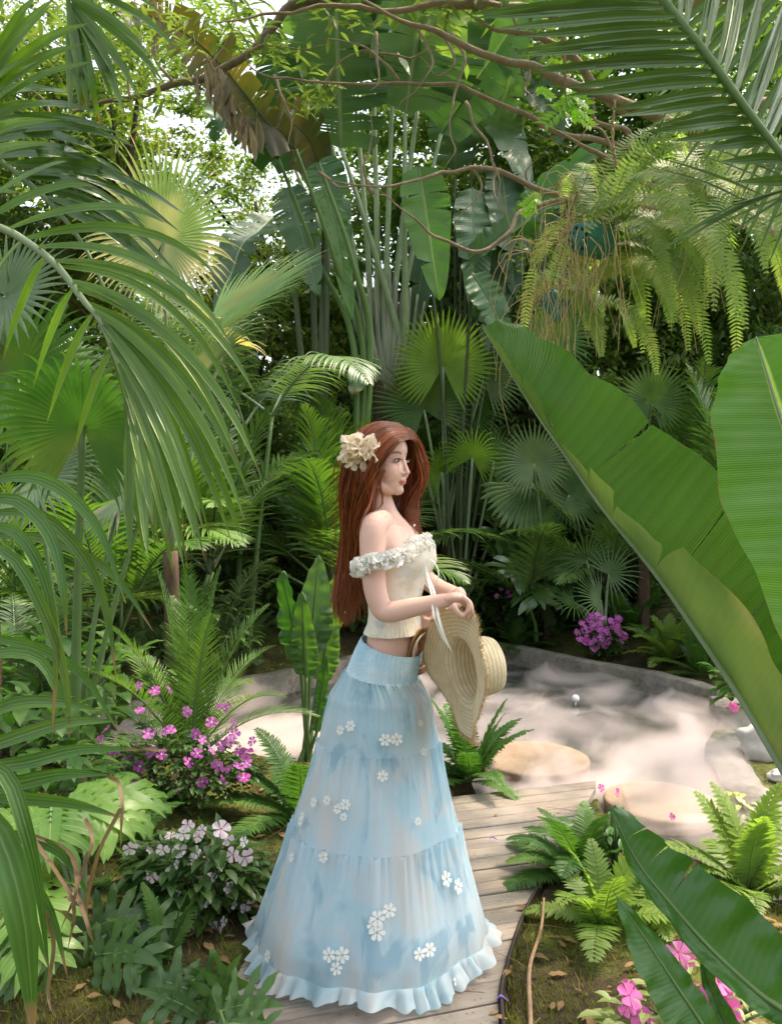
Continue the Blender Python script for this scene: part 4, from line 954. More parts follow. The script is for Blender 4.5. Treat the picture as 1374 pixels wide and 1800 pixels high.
# broad leaved shrubs filling the far bank and the shaded left
def shrub(px, Y, rx, rz, n, leaf, lb, ml, seed, zc=None):
    bush('shrub', px, Y, rx, rx * .7, rz, n, leaf, lb, ml, None, 'shrub', seed=seed, zc=zc)
shrub(1300, 6.4, .5, .4, 260, .22, 'broad leaved green shrub behind the upper part of the big banana leaf', L_FERN, 31, .9)
shrub(640, 8.0, .5, .35, 300, .16, 'shaded broad leaved shrub at the far bank behind the woman\'s waist', L_BUSH, 32)
shrub(800, 8.4, .6, .4, 360, .14, 'dark shrub under the splayed stalks', L_BUSH, 33)
shrub(1080, 8.6, .9, .5, 420, .16, 'dark shrub row behind the star shaped fan palm', L_BUSH, 34)
shrub(300, 6.1, .7, .35, 420, .13, 'dark shrub behind the small date palm', L_BUSH, 35)
shrub(90, 4.0, .6, .35, 360, .16, 'broad leaved shrub low at the left behind the lime philodendron', L_FERN, 36)
shrub(430, 7.4, .7, .3, 360, .14, 'dark shrub behind the left curb', L_BUSH, 37)
shrub(40, 2.9, .35, .3, 200, .12, 'leafy green shrub at the left edge under the drooping fronds', L_FERN, 38)
shrub(1330, 5.2, .3, .25, 160, .12, 'leafy shrub on the right shore hidden by the banana leaf', L_FERN, 39)
# ---------- foreground leaves and fronds, traced blade by blade at their own distance
def pblade(mb, pts, W, fold=.3, n=12, m=0, w0=.35, peak=.35, tw=0.0, face=(0, -1, .3)):
    c = catmull(pts, n); prev = None; Fc = V(face)
    for i in range(n + 1):
        t = i / n; T = (c[min(i + 1, n)] - c[max(0, i - 1)]).normalized()
        s = T.cross(Fc); s = s.normalized() if s.length > .05 else V((1, 0, 0)); nr = s.cross(T)
        a = tw * math.sin(t * 3 + .5); s2 = s * math.cos(a) + nr * math.sin(a); nr = s2.cross(T)
        ww = W * ((w0 + (1 - w0) * math.sin(t / peak * PI / 2)) if t < peak else max(.02, 1 - ((t - peak) / (1 - peak)) ** 1.9))
        cur = (mb.add(c[i] - s2 * ww / 2 + nr * fold * ww / 2, 0, t), mb.add(c[i], .5, t), mb.add(c[i] + s2 * ww / 2 + nr * fold * ww / 2, 1, t))
        if prev: mb.face((prev[0], prev[1], cur[1], cur[0]), m); mb.face((prev[1], prev[2], cur[2], cur[1]), m)
        prev = cur
def traced(t, rach, blades, W, ml, mr, rr=.008, tw=.3, fold=.5, nm='frond', face=(0, -1, .3)):
    """rach: [(px,py,Y)], blades: [[(px,py,dY)...]]"""
    mb = MB(); rp = [P(*r) for r in rach]; tube(mb, catmull(rp, 20), [rr, rr * .8, rr * .5], 7, m=1)
    for b in blades:
        w_ = W
        if isinstance(b[0], float): w_ = b[0]; b = b[1:]
        pblade(mb, [P(*q) for q in b], w_ * rnd(.88, 1.1), fold=fold, tw=rnd(-tw, tw), face=face)
    return mb.build(nm, [ml, mr], t)
R = random.Random(77)
def along(pts, t):
    c = catmull([(a, b, y) for a, b, y in pts], 40); return c[min(40, int(t * 40))]
# frond one, arching in from the left edge
FP = thing('feather_palm', (-1.15, 1.7, gz(-1.15, 1.7)), 'large foreground palm whose long arching fronds hang in over the whole left side', 'palm')
rach1 = [(-190, 395, 1.62), (-80, 385, 1.6), (0, 400, 1.58), (51, 428, 1.56), (102, 469, 1.55), (148, 530, 1.54), (178, 566, 1.53), (212, 650, 1.52), (232, 720, 1.52)]
bl = []
spec = [  # t on rachis, image angle at start (deg up from right), length px, droop px
    (.02, 62, 290, 30), (.05, 54, 300, 40), (.08, 46, 300, 50), (.12, 42, 300, 60), (.16, 38, 300, 60), (.19, 36, 300, 70), (.22, 32, 310, 80), (.26, 28, 320, 90), (.29, 24, 360, 110), (.32, 18, 420, 150), (.36, 13, 470, 170), (.39, 10, 470, 180), (.42, 6, 480, 200), (.46, 2, 470, 220), (.49, -2, 470, 230),
    (.52, -6, 470, 240), (.56, -12, 450, 240), (.59, -17, 430, 230), (.63, -24, 430, 200), (.66, -30, 410, 200), (.70, -38, 400, 180), (.73, -44, 380, 160), (.77, -50, 360, 140), (.81, -56, 340, 120), (.85, -62, 330, 90), (.89, -68, 310, 60), (.93, -73, 300, 40), (.97, -78, 280, 20), (1.0, -82, 270, 10)]
for (t_, a, L, dr) in spec[::2] + spec[15::2]:
    for rep in range(1 if t_ < .6 else 2):
        p = along(rach1, min(1, t_ + rep * .012)); a2 = math.radians(a + R.uniform(-3, 3) - rep * 9); L2 = L * R.uniform(.76, .95); dy = R.uniform(-.22, .10) + rep * .08
        pts = []
        for s in (0, .2, .42, .65, .85, 1):
            pts.append((p.x + math.cos(a2) * L2 * s * (1 - .12 * s * s), p.y - math.sin(a2) * L2 * s + dr * s ** 2.3, p.z + dy * s))
        bl.append(pts)
for i in range(5):  # other side, hanging behind
    t_ = .35 + .12 * i; p = along(rach1, t_); a2 = math.radians(-150 + 45 * t_ + R.uniform(-8, 8)); L2 = R.uniform(110, 170)
    bl.append([(p.x + math.cos(a2) * L2 * s, p.y - math.sin(a2) * L2 * s + 60 * s * s, p.z + .18 * s) for s in (0, .33, .66, 1)])
def mkrach(a): return [(x, y, z) for x, y, z in a]
traced(FP, rach1, bl, .021, L_PALM, M_STEM_PALE, .009)
# frond two: upright blades at the very left, top
rach2 = [(-260, 520, 1.75), (-150, 330, 1.8), (-70, 230, 1.85), (-20, 150, 1.9)]
bl = []
for i in range(20):
    t_ = i / 19; p = along(rach2, .25 + .75 * t_); a2 = math.radians(20 + 62 * ((i * 7) % 20) / 19 + R.uniform(-3, 3)); L2 = R.uniform(200, 290)
    bl.append([(p.x + math.cos(a2) * L2 * s, p.y - math.sin(a2) * L2 * s + 40 * s ** 3, p.z + R.uniform(-.02, .02) - .1 * s) for s in (0, .33, .66, 1)])
traced(FP, rach2, bl, .036, L_PALM, M_STEM_PALE, .009)
# frond three: hanging from above the frame
rach3 = [(-40, -200, 1.9), (40, -90, 1.95), (105, -25, 2.0), (128, 12, 2.0)]
bl = []
for (x0, y0, x1, y1, dr) in [(118, -20, 318, 92, -16), (110, -25, 290, 30, -20), (120, -8, 268, 105, -10), (124, -2, 292, 150, -10), (126, 4, 245, 172, -6), (127, 8, 222, 205, -6), (128, 10, 200, 178, -6), (128, 12, 178, 226, -4), (129, 14, 158, 212, -2), (128, 14, 142, 202, 0), (127, 14, 124, 205, 2), (60, -80, 220, -20, -15), (80, -60, 240, 10, -15), (125, 10, 210, 150, -6), (120, 0, 150, 190, 0)]:
    bl.append([(x0, y0, 2.0), (x0 + (x1 - x0) * .35, y0 + (y1 - y0) * .33 + dr, 1.97), (x0 + (x1 - x0) * .7, y0 + (y1 - y0) * .66 + dr, 1.94), (x1, y1, 1.93 + R.uniform(-.1, .1))])
traced(FP, rach3, bl, .026, L_PALM, M_STEM, .007)
# frond four: behind frond one, lower and darker
rach4 = [(-150, 240, 2.2), (-40, 260, 2.2), (60, 330, 2.18), (140, 420, 2.15), (190, 520, 2.12)]
bl = []
for i in range(15):
    t_ = .6 * i / 14; p = along(rach4, t_); a2 = math.radians(42 - 95 * t_ + R.uniform(-6, 6)); L2 = R.uniform(230, 330)
    bl.append([(p.x + math.cos(a2) * L2 * s, p.y - math.sin(a2) * L2 * s + 120 * s ** 2.2, p.z + R.uniform(-.1, .15) * s) for s in (0, .25, .5, .75, 1)])
traced(FP, rach4, bl, .034, L_PALM_BLUE, M_STEM, .009)
# lower left palm: fronds low over the bed
LP = thing('feather_palm', (-.95, 1.15, gz(-.95, 1.15)), 'second foreground palm with brown tipped broad blades at the lower left edge', 'palm')
rach5 = [(-160, 1700, 1.25), (-110, 1450, 1.25), (-80, 1200, 1.25), (-60, 1020, 1.28), (-30, 900, 1.3)]
bl = [[(-40, 1120, 1.5), (60, 1135, 1.5), (150, 1190, 1.5), (210, 1290, 1.5)], [.02, (-40, 940, 1.5), (90, 950, 1.5), (200, 1010, 1.5), (270, 1110, 1.5)], [.02, (-40, 1500, 1.2), (30, 1520, 1.2), (90, 1600, 1.2), (120, 1720, 1.2)], [(-40, 850, 1.3), (50, 838, 1.28), (120, 868, 1.27), (180, 940, 1.26), (222, 1062, 1.25)], [(-40, 885, 1.3), (30, 880, 1.28), (90, 940, 1.25), (112, 1030, 1.22), (118, 1120, 1.22)],
      [(-40, 925, 1.28), (30, 935, 1.25), (78, 1010, 1.22), (100, 1130, 1.2), (92, 1300, 1.2)], [(-40, 955, 1.25), (30, 985, 1.2), (90, 1100, 1.2), (118, 1200, 1.2), (122, 1302, 1.2)],
      [(-40, 860, 1.35), (60, 880, 1.33), (130, 930, 1.32), (170, 1010, 1.3), (190, 1110, 1.3)], [(-40, 1000, 1.3), (20, 1010, 1.3), (60, 1090, 1.28), (75, 1200, 1.25), (80, 1290, 1.25)],
      [(-40, 905, 1.4), (70, 905, 1.4), (150, 980, 1.4), (190, 1080, 1.4), (205, 1200, 1.4)], [(-60, 1330, 1.25), (20, 1300, 1.23), (120, 1270, 1.2), (208, 1268, 1.2)],
      [(-60, 1350, 1.22), (40, 1342, 1.2), (140, 1318, 1.2), (250, 1318, 1.18)], [(-60, 1392, 1.2), (30, 1375, 1.2), (110, 1360, 1.2), (190, 1362, 1.2)],
      [(-40, 1400, 1.25), (40, 1402, 1.25), (130, 1412, 1.25), (222, 1440, 1.25)], [(-60, 1330, 1.15), (10, 1360, 1.12), (45, 1450, 1.1), (70, 1560, 1.1), (88, 1720, 1.1)],
      [.045, (-60, 1400, 1.1), (0, 1470, 1.08), (38, 1590, 1.06), (52, 1700, 1.06), (62, 1850, 1.06)], [(-60, 1180, 1.4), (0, 1150, 1.4), (70, 1160, 1.4), (110, 1230, 1.4), (130, 1290, 1.4)],
      [(-60, 1250, 1.35), (10, 1190, 1.35), (70, 1185, 1.33), (150, 1225, 1.3), (190, 1290, 1.3)], [(-60, 1280, 1.3), (20, 1240, 1.3), (100, 1235, 1.3), (180, 1250, 1.3)], [(-60, 1130, 1.45), (40, 1090, 1.45), (110, 1120, 1.45), (180, 1200, 1.45)],
      [(-60, 1480, 1.3), (30, 1470, 1.3), (110, 1500, 1.3), (165, 1590, 1.3)], [(-60, 1060, 1.5), (40, 1040, 1.5), (120, 1060, 1.5), (230, 1140, 1.5)], [(-60, 1560, 1.2), (0, 1540, 1.2), (50, 1590, 1.2), (85, 1700, 1.2)]]
traced(LP, rach5, [b for i, b in enumerate(bl) if i not in (7, 8, 17, 19, 21)], .022, leafmat('brown_tipped_palm_leaf', (.045, .12, .02), (.07, .165, .03), .34, .40, tip=.91, yellow=((.13, .17, .03), .5), midc=(.12, .2, .06), tcol=(.24, .15, .08), ribs=4), M_STEM_PALE, .010)
mb = MB()   # withered curling ends hanging from this palm
for pts in ([(190, 1362), (206, 1378), (214, 1420), (212, 1500)], [(250, 1318), (275, 1322), (292, 1318)], [(60, 1470), (120, 1500), (135, 1560), (105, 1640)], [(40, 1450), (100, 1540), (130, 1600), (118, 1680)], [(80, 1600), (92, 1660), (84, 1740), (96, 1790)], [(150, 1440), (160, 1480), (140, 1540), (128, 1610)], [(10, 1340), (40, 1420), (58, 1500), (52, 1580)], [(130, 1560), (150, 1620), (168, 1660)], [(212, 1420), (170, 1500), (150, 1600), (160, 1640)]):
    pblade(mb, [P(x, y, 1.22 + R.uniform(-.05, .1)) for x, y in pts], .008, fold=.9, w0=.8, tw=1.2)
mb.build('withered_tip', L_BROWN, LP)
# top right frond
TRP = thing('coconut_palm', (1.35, 2.0, gz(1.35, 2.0)), 'big palm frond with straight comb blades reaching in at the top right corner', 'palm')
rx = [(1080, -130, 1.9), (1165, 0, 1.88), (1241, 96, 1.86), (1311, 192, 1.84), (1374, 273, 1.82), (1450, 370, 1.8), (1540, 480, 1.8)]
ends = [(800, -60), (812, 26), (826, 32), (872, 50), (895, 66), (892, 92), (905, 98), (935, 128), (925, 122), (985, 155), (990, 168), (1065, 195), (1080, 205), (1150, 222), (1130, 232), (1180, 248), (1220, 262), (1260, 285), (1290, 320)]
sts = [(1130, -45), (1155, 2), (1165, 12), (1185, 28), (1195, 44), (1210, 62), (1222, 78), (1236, 92), (1248, 108), (1260, 126), (1272, 142), (1284, 158), (1298, 176), (1312, 194), (1325, 212), (1340, 230), (1355, 250), (1380, 280), (1410, 320)]
bl = []
for (a, b), (c_, d_) in zip(sts, ends):
    bl.append([(a, b, 1.86), (a + (c_ - a) * .33, b + (d_ - b) * .33 - 4, 1.86), (a + (c_ - a) * .66, b + (d_ - b) * .66 - 2, 1.84), (c_, d_, 1.82 + R.uniform(-.06, .06))])
for i in range(22):   # far side blades, rising
    t_ = .12 + .8 * i / 21; p = along(rx, t_); L2 = R.uniform(210, 270); a2 = math.radians(98 - 52 * t_ + R.uniform(-3, 3))
    bl.append([(p.x + math.cos(a2) * L2 * s, p.y - math.sin(a2) * L2 * s, p.z + .25 * s) for s in (0, .33, .66, 1)])
traced(TRP, rx, bl, .026, L_PALM_BLUE, M_STEM, .012, fold=.6, tw=.2, face=(.1, -1, -.45))
rx2 = [(1290, -160, 2.3), (1350, -60, 2.3), (1400, 40, 2.3), (1460, 200, 2.3)]; bl = []
for i in range(26):
    t_ = i / 25; p = along(rx2, t_); L2 = R.uniform(250, 330); a2 = math.radians(205 + 40 * t_ * 1.0)
    bl.append([(p.x + math.cos(a2) * L2 * s, p.y - math.sin(a2) * L2 * s + 30 * s * s, p.z + .05 * s) for s in (0, .33, .66, 1)])
traced(TRP, rx2, bl, .022, L_PALM_BLUE, M_STEM, .01, fold=.5, face=(.1, -1, -.5))
rx3 = [(1560, 330, 2.0), (1450, 320, 2.0), (1374, 335, 2.0), (1290, 360, 2.0)]; bl = []
for i in range(16):
    t_ = i / 15; p = along(rx3, t_); L2 = R.uniform(160, 240); a2 = math.radians(150 + 60 * (i % 2) + R.uniform(-8, 8))
    bl.append([(p.x + math.cos(a2) * L2 * s, p.y - math.sin(a2) * L2 * s * .7 + 20 * s * s, p.z) for s in (0, .33, .66, 1)])
traced(TRP, rx3, bl, .008, L_PALM_GREY, M_STEM, .005, fold=.5)
mb = MB(); pblade(mb, [P(987, -30, 2.2), P(989, 60, 2.2), P(992, 130, 2.2), P(994, 196, 2.2)], .012, fold=.8, w0=.7)
o = mb.build('dry_blade', L_BROWN); tag(o, 'single thin brown blade hanging straight down from the top edge', 'dry leaf')
# ---------- the big banana plant in the right foreground
BP = thing('banana_plant', (.98, 1.40, gz(.98, 1.4)), 'foreground banana plant with a huge split leaf slanting across the right side', 'banana plant')
def tab(xs):
    def f(t):
        for (a, b), (c_, d_) in zip(xs[:-1], xs[1:]):
            if t <= c_: return b + (d_ - b) * sst(0, 1, (t - a) / (c_ - a))
        return xs[-1][1]
    return f
mid = [P(1500, 1560, 1.30), P(1374, 1350, 1.36), P(1300, 1225, 1.42), P(1230, 1120, 1.46), P(1149, 1005, 1.50), P(1060, 895, 1.54), P(1000, 810, 1.58), P(932, 712, 1.62), P(848, 575, 1.68)]
mb = MB(); big_leaf(mb, mid, (-.10, -1, .22), 0, .205, prof=tab([(0, .4), (.2, .85), (.35, 1.0), (.52, 1.0), (.6, .97), (.75, .83), (.9, .6), (.97, .38), (1, .2)]), tears_r=[.33, .47, .70], foldr=.06, gap=.06, K=110, M=14, rib=.011, ripple=.008, curl=.10, torn_drop=.03, skew=.10, seed=4)
mb.build('leaf_blade', [leafmat('big_banana_leaf', (.050, .135, .014), (.070, .170, .02), .38, .32, veins=42, midc=(.25, .36, .10), nscale=2.5, midw=.012, spec=.5, vdark=.5, vbump=1.0), M_STEM_PALE], BP)
mb = MB(); big_leaf(mb, mid, (-.10, -1, .22), .20, 0, prof=tab([(0, .5), (.2, .9), (.4, 1.0), (.5, .8), (.56, .62), (.62, .36), (.72, .26), (.85, .22), (.95, .14), (1, .04)]), tears_l=[.50, .60, .68, .8, .9], foldl=1.74, gap=.25, K=110, M=10, rib=.012, ripple=.012, curl=-.05, torn_drop=.10, skew=.06, seed=8)
mb.build('leaf_blade', [leafmat('folded_banana_leaf', (.065, .12, .03), (.10, .15, .045), .35, .42, veins=60, midc=(.28, .40, .10), nscale=5, midw=.012, yellow=((.20, .18, .10), .8)), M_STEM_PALE], BP)
mid2 = [P(1560, 1350, 1.22), P(1520, 1150, 1.25), P(1470, 980, 1.28), P(1420, 850, 1.30), P(1374, 740, 1.32), P(1347, 655, 1.33), P(1328, 592, 1.34)]
mb = MB(); big_leaf(mb, mid2, (-.2, -1, .15), .135, .2, prof=tab([(0, .3), (.25, .95), (.5, 1.08), (.7, .86), (.84, .62), (.93, .42), (.98, .2), (1, 0)]), foldl=.2, foldr=.3, K=90, M=10, rib=.008, ripple=.004, curl=-.06, skew=.12, seed=2)
mb.build('leaf_blade', [L_BANANA_LIME, M_STEM_PALE], BP)
mid3 = [P(1500, 1960, 1.2), P(1400, 1800, 1.26), P(1330, 1742, 1.29), P(1250, 1668, 1.32), P(1180, 1590, 1.35), P(1118, 1512, 1.38), P(1072, 1420, 1.4)]
mb = MB(); big_leaf(mb, mid3, (.0, -1, .25), .030, .092, prof=tab([(0, .4), (.25, 1.0), (.5, 1.1), (.7, .9), (.85, .62), (.95, .36), (1, .12)]), tears_r=[.68, .80, .90], tears_l=[], foldl=.5, foldr=.15, gap=.10, K=90, M=10, rib=.009, ripple=.010, curl=.1, torn_drop=.05, skew=.12, seed=6)
mb.build('leaf_blade', [L_BANANA_DARK, M_STEM], BP)
mid4 = [P(1330, 1960, 1.25), P(1240, 1810, 1.28), P(1190, 1735, 1.30), P(1140, 1660, 1.32), P(1078, 1568, 1.34)]
mb = MB(); big_leaf(mb, mid4, (.1, -1, .3), .050, .026, prof=tab([(0, .5), (.4, 1.1), (.7, .9), (.9, .4), (1, 0)]), foldl=.25, foldr=.1, K=60, M=7, rib=.006, ripple=.005, seed=7)
mb.build('leaf_blade', [L_BANANA_DARK, M_STEM], BP)
mid5 = [P(1360, 1960, 1.35), P(1290, 1830, 1.36), P(1255, 1755, 1.37), P(1225, 1672, 1.38)]
mb = MB(); big_leaf(mb, mid5, (.1, -1, .1), .022, .022, prof=tab([(0, .6), (.4, 1.0), (.8, .6), (1, 0)]), foldl=.4, foldr=.3, K=40, M=6, rib=.004, ripple=.004, seed=9)
mb.build('leaf_blade', [L_BANANA_DARK, M_STEM], BP)
for e in (mid[0], mid2[0], mid3[0], mid4[0], mid5[0]):
    mb = MB(); b0 = V((.98, 1.40, gz(.98, 1.4))); tube(mb, catmull([b0, b0.lerp(e, .55) + V((.04, .02, .02)), e], 12), [.03, .02, .011], 8); mb.build('stalk', M_STEM, BP)
# ---------- the bare branched tree across the top
BT_ = thing('bare_branched_tree', (2.75, 4.9, gz(2.75, 4.9)), 'old tree whose bare curling branches cross the top and right of the picture', 'tree')
def branch(pts, r, mat=None, nm='branch', n=40, wob=1.5):
    q = [P(x, y, Y) for x, y, Y in pts]; mb = MB(); c = catmull(q, n)
    c = [p + V((noise.noise(p * 9), noise.noise(p * 9 + V((5, 0, 0))), noise.noise(p * 9 + V((0, 5, 0))))) * .008 * wob for p in c]
    tube(mb, c, list(r) + [.0012], 8); return mb.build(nm, mat or M_BARK_WARM, BT_)
def yy(pts, a, b): n = len(pts) - 1; return [(x, y, a + (b - a) * i / n) for i, (x, y) in enumerate(pts)]
g0 = V((2.75, 4.9, gz(2.75, 4.9)))
mb = MB(); tube(mb, catmull([g0, g0 + V((-.2, 0, 1)), P(1480, 520, 4.4), P(1450, 380, 4.2), P(1450, 200, 4.0), P(1480, 50, 3.9), P(1480, -100, 3.8)], 30), [.085, .07, .06, .05], 12); mb.build('trunk', M_BARK_DARK, BT_)
branch(yy([(1460, 320), (1374, 288), (1311, 262), (1236, 237), (1135, 197), (1059, 167), (983, 139), (933, 116), (857, 96), (781, 60), (720, 40), (640, 0), (560, -50)], 3.3, 2.9), [.028, .024, .018, .012])
branch(yy([(1445, 420), (1320, 385), (1215, 350), (1195, 320), (1155, 290), (1110, 262), (1034, 243), (983, 235), (933, 207), (892, 187), (832, 162), (781, 147), (700, 148), (560, 145), (480, 135), (440, 118), (432, 85)], 4.0, 3.1), [.036, .022, .013, .010, .006])
branch(yy([(1445, 440), (1330, 400), (1230, 362), (1185, 348), (1135, 323), (1074, 283), (1008, 247), (950, 215)], 4.0, 3.5), [.034, .028, .020, .012])
branch(yy([(1445, 430), (1330, 390), (1205, 374), (1135, 364), (1034, 348), (1003, 348), (933, 328), (872, 298), (781, 303), (731, 318), (680, 328), (592, 318), (560, 300)], 4.0, 3.0), [.022, .018, .014, .010, .005])
branch(yy([(1003, 350), (958, 358), (917, 374), (892, 409), (857, 439), (821, 444), (781, 424), (731, 389), (680, 348), (655, 340)], 3.35, 3.0), [.014, .010, .008, .005])
branch(yy([(1480, -60), (1250, -10), (1100, 25), (1000, 22), (880, 12), (780, 8), (700, 20), (611, 8), (509, 20), (420, 32), (370, 38)], 3.8, 3.0), [.05, .04, .026, .016, .010, .006])
branch(yy([(1470, 160), (1340, 180), (1200, 175), (1090, 190), (1000, 95), (930, 60), (860, 48), (800, 10)], 3.9, 3.4), [.035, .028, .02, .012])
branch(yy([(800, -40), (600, -10), (510, 10), (480, 50), (433, 97), (357, 137), (306, 148), (229, 173), (168, 183), (100, 215), (20, 260)], 3.6, 3.5), [.028, .022, .018, .016, .008], M_BARK)
branch(yy([(1110, 262), (1100, 230), (1045, 215), (1042, 180), (1030, 120)], 3.7, 3.6), [.018, .012, .008])
branch(yy([(1450, 300), (1340, 290), (1230, 250), (1180, 215), (1150, 160)], 4.0, 3.9), [.03, .02, .01])
TW = [[(800, 62), (812, 120), (790, 200), (806, 260), (778, 300)], [(812, 180), (840, 230), (872, 300), (890, 380), (905, 410)], [(660, 60), (668, 130), (648, 160)], [(650, 340), (640, 300), (655, 240), (650, 190)], [(720, 40), (760, 100), (745, 140), (700, 190)], [(781, 60), (800, 110), (770, 130), (740, 95)],
      [(480, 135), (510, 200), (500, 262)], [(560, 145), (600, 110), (640, 90)], [(930, 116), (925, 160), (935, 200)], [(300, 148), (270, 90), (285, 40), (262, 0)], [(230, 172), (210, 110), (170, 60)], [(433, 97), (470, 80), (520, 85), (580, 78)], [(700, 148), (660, 100), (600, 70), (560, 72)], [(820, 300), (845, 330), (820, 370), (800, 410)], [(168, 183), (150, 120), (90, 70), (40, 60)], [(640, 90), (720, 100), (760, 85), (830, 80)], [(357, 137), (395, 70), (430, 20)], [(1074, 283), (1060, 240), (1030, 225), (1000, 260), (930, 230)],
      [(560, 300), (600, 330), (640, 322), (690, 350)], [(872, 298), (866, 345), (890, 380)], [(933, 328), (925, 300), (950, 270)], [(100, 215), (60, 160), (10, 150)], [(880, 12), (930, 60), (960, 50)]]
for i, tw_ in enumerate(TW): branch(yy(tw_, 3.15 + .02 * i, 3.1 + .02 * i), [.007, .005, .0025], n=18, wob=3)
# fine twig leaves: pinnate bright sprays
for (px, py, s, Y) in ((985, 190, 1, 3.4), (1010, 205, 1.1, 3.4), (1025, 180, .9, 3.4), (995, 175, .8, 3.4), (955, 355, .7, 3.2), (945, 372, .5, 3.2), (1000, 212, .8, 3.4), (1140, 350, .9, 3.3), (940, 165, .6, 3.5)):
    mb = MB(); a = R.uniform(-.6, .6); pts = [P(px, py, Y), P(px + 20 * s * (1 if a > 0 else -1), py - 8 * s, Y - .02), P(px + 48 * s * (1 if a > 0 else -1), py + 12 * s, Y - .03)]
    frond(mb, pts, (0, -1, .4), 9, lambda t: .05 * s, .018, a0=75, a1=50, droop=.2, fold=.1, rr=.0015, n=3); mb.build('leaf_spray', [L_FRESH, M_STEM], BT_)
# high canopy added out of the frame to shade deck, woman, pond and fronds
def shade_canopy(c, rx, rz, n, nper, leaf, seed, nm='crown', mat=None, cr=.22):  # added shade leaves, hung on the tree as crown parts
    R = random.Random(seed); mb = MB()
    for i in range(n):
        q = V((R.uniform(-1, 1), R.uniform(-1, 1), R.uniform(-1, 1))); c0 = V(c) + V((q.x * rx, q.y * rx, q.z * rz))
        for k in range(nper): leafquad(mb, c0 + V((R.gauss(0, cr * .5), R.gauss(0, cr * .5), R.gauss(0, cr * .3))), R, leaf * R.uniform(.6, 1.2))
    return mb.build(nm, mat or L_TREE2, BT_)
shade_canopy((.75, 2.6, 4.1), 1.25, .5, 105, 34, .11, 1)
shade_canopy((-.9, 2.2, 4.3), 1.4, .5, 60, 34, .11, 2)
shade_canopy((.9, 1.0, 3.8), 1.3, .5, 55, 34, .11, 5)
shade_canopy((1.85, 2.2, 3.9), .75, .3, 70, 40, .10, 9)
shade_canopy((3.8, 6.0, 5.4), 1.5, .4, 110, 30, .11, 7)
# sprigs of small leaves along the upper left branches
mb = MB(); R2 = random.Random(8)
for (px, py, rr_, n_) in ((60, 60, 60, 90), (190, 70, 70, 120), (250, 150, 60, 80), (480, 90, 45, 60), (560, 150, 40, 50), (540, 185, 25, 30), (300, 60, 60, 80), (600, 40, 40, 40), (150, 230, 60, 70), (780, 30, 40, 30), (420, 40, 50, 50)):
    for i in range(n_):
        p = P(px + R2.gauss(0, rr_ * .6), py + R2.gauss(0, rr_ * .5), 3.5 + R2.uniform(-.3, .3)); d = V((R2.uniform(-1, 1), R2.uniform(-.6, .6), R2.uniform(-.5, .8))); blade(mb, p, d, .075, .02, n=3, droop=.4, fold=.3)
mb.build('foliage', leafmat('olive_sprig', (.09, .13, .04), (.16, .20, .06), .5, .5), BT_)
YK = 1.45
# ---------- arching torn leaf, withered cluster
HP = thing('heliconia', (P(610, 900, 5.4).x, 5.4 * YK, gz(-.45, 7.8)), 'plant with a dark olive torn leaf arching over the upper left sky', 'heliconia')
def arch(pts, stalk, wl, wr, mat, seed, tears=14, N=(0, -1, -.2)):
    R = random.Random(seed); mid = [P(*p) for p in pts]; mb = MB()
    big_leaf(mb, mid, N, wl * YK, wr * YK, tears_l=sorted(R.uniform(.08, .97) for _ in range(tears)), tears_r=sorted(R.uniform(.08, .97) for _ in range(tears)), K=80, M=5, foldl=.2, foldr=.2, gap=.5, rib=.012, seed=seed, torn_drop=.6)
    mb.build('leaf_blade', [mat, M_STEM_DARK], HP); mb = MB(); sp = [P(*p) for p in stalk] + [mid[0]]; tube(mb, catmull([V((P(610, 900, 5.4).x, 5.4 * YK, .3))] + sp, 24), [.045, .03, .015], 8); mb.build('stalk', M_STEM, HP)
arch([(520, 262, 4.7), (470, 215, 4.6), (430, 165, 4.5), (380, 105, 4.4), (320, 55, 4.3), (255, 25, 4.2), (205, 20, 4.1)], [(640, 640, 5.2), (590, 460, 5.0)], .16, .16, L_OLIVE, 21, 34)
arch([(490, 280, 4.9), (455, 232, 4.8), (425, 190, 4.8), (400, 175, 4.8), (385, 205, 4.7), (380, 235, 4.7)], [(625, 640, 5.2), (560, 460, 5.1)], .13, .13, L_BANANA_DARK, 22, 12)
arch([(560, 285, 4.9), (540, 240, 4.8), (505, 215, 4.7), (470, 225, 4.6), (440, 262, 4.6)], [(650, 640, 5.2), (620, 460, 5.0)], .15, .15, L_OLIVE, 23, 5)
YK = 1.0
L_GREYDRY = leafmat('grey_dry_leaf', (.20, .155, .12), (.32, .26, .21), .2, .85, spec=.1, ribs=3)
WC = thing('withered_leaves', P(400, 130, 3.25), 'cluster of curled dry brown leaves hanging from a thin branch at upper left', 'dry leaves')
mb = MB(); tube(mb, catmull([P(362, 95, 3.3), P(380, 130, 3.25), P(410, 175, 3.22), P(440, 225, 3.2)], 12), [.004, .003, .002], 5); mb.build('twig', M_TWIG, WC)
for i in range(26):
    f = i / 25; px = 356 + 92 * f + R.uniform(-12, 12); py = 110 + 112 * f + R.uniform(-14, 10); L = R.uniform(.10, .17)
    mb = MB(); p = P(px, py, 3.24 + R.uniform(-.06, .06)); tube(mb, [p + V((0, 0, .03)), p], .0012, 3, m=0); blade(mb, p, (R.uniform(-.3, .3), R.uniform(-.3, .3), -1), L, R.uniform(.026, .042), n=8, droop=.3, fold=R.uniform(.9, 1.6), w0=.15, peak=.5, wave=.14, side=V((R.uniform(-1, 1), R.uniform(-1, 1), 0))); mb.build('dry_leaf', L_GREYDRY, WC)
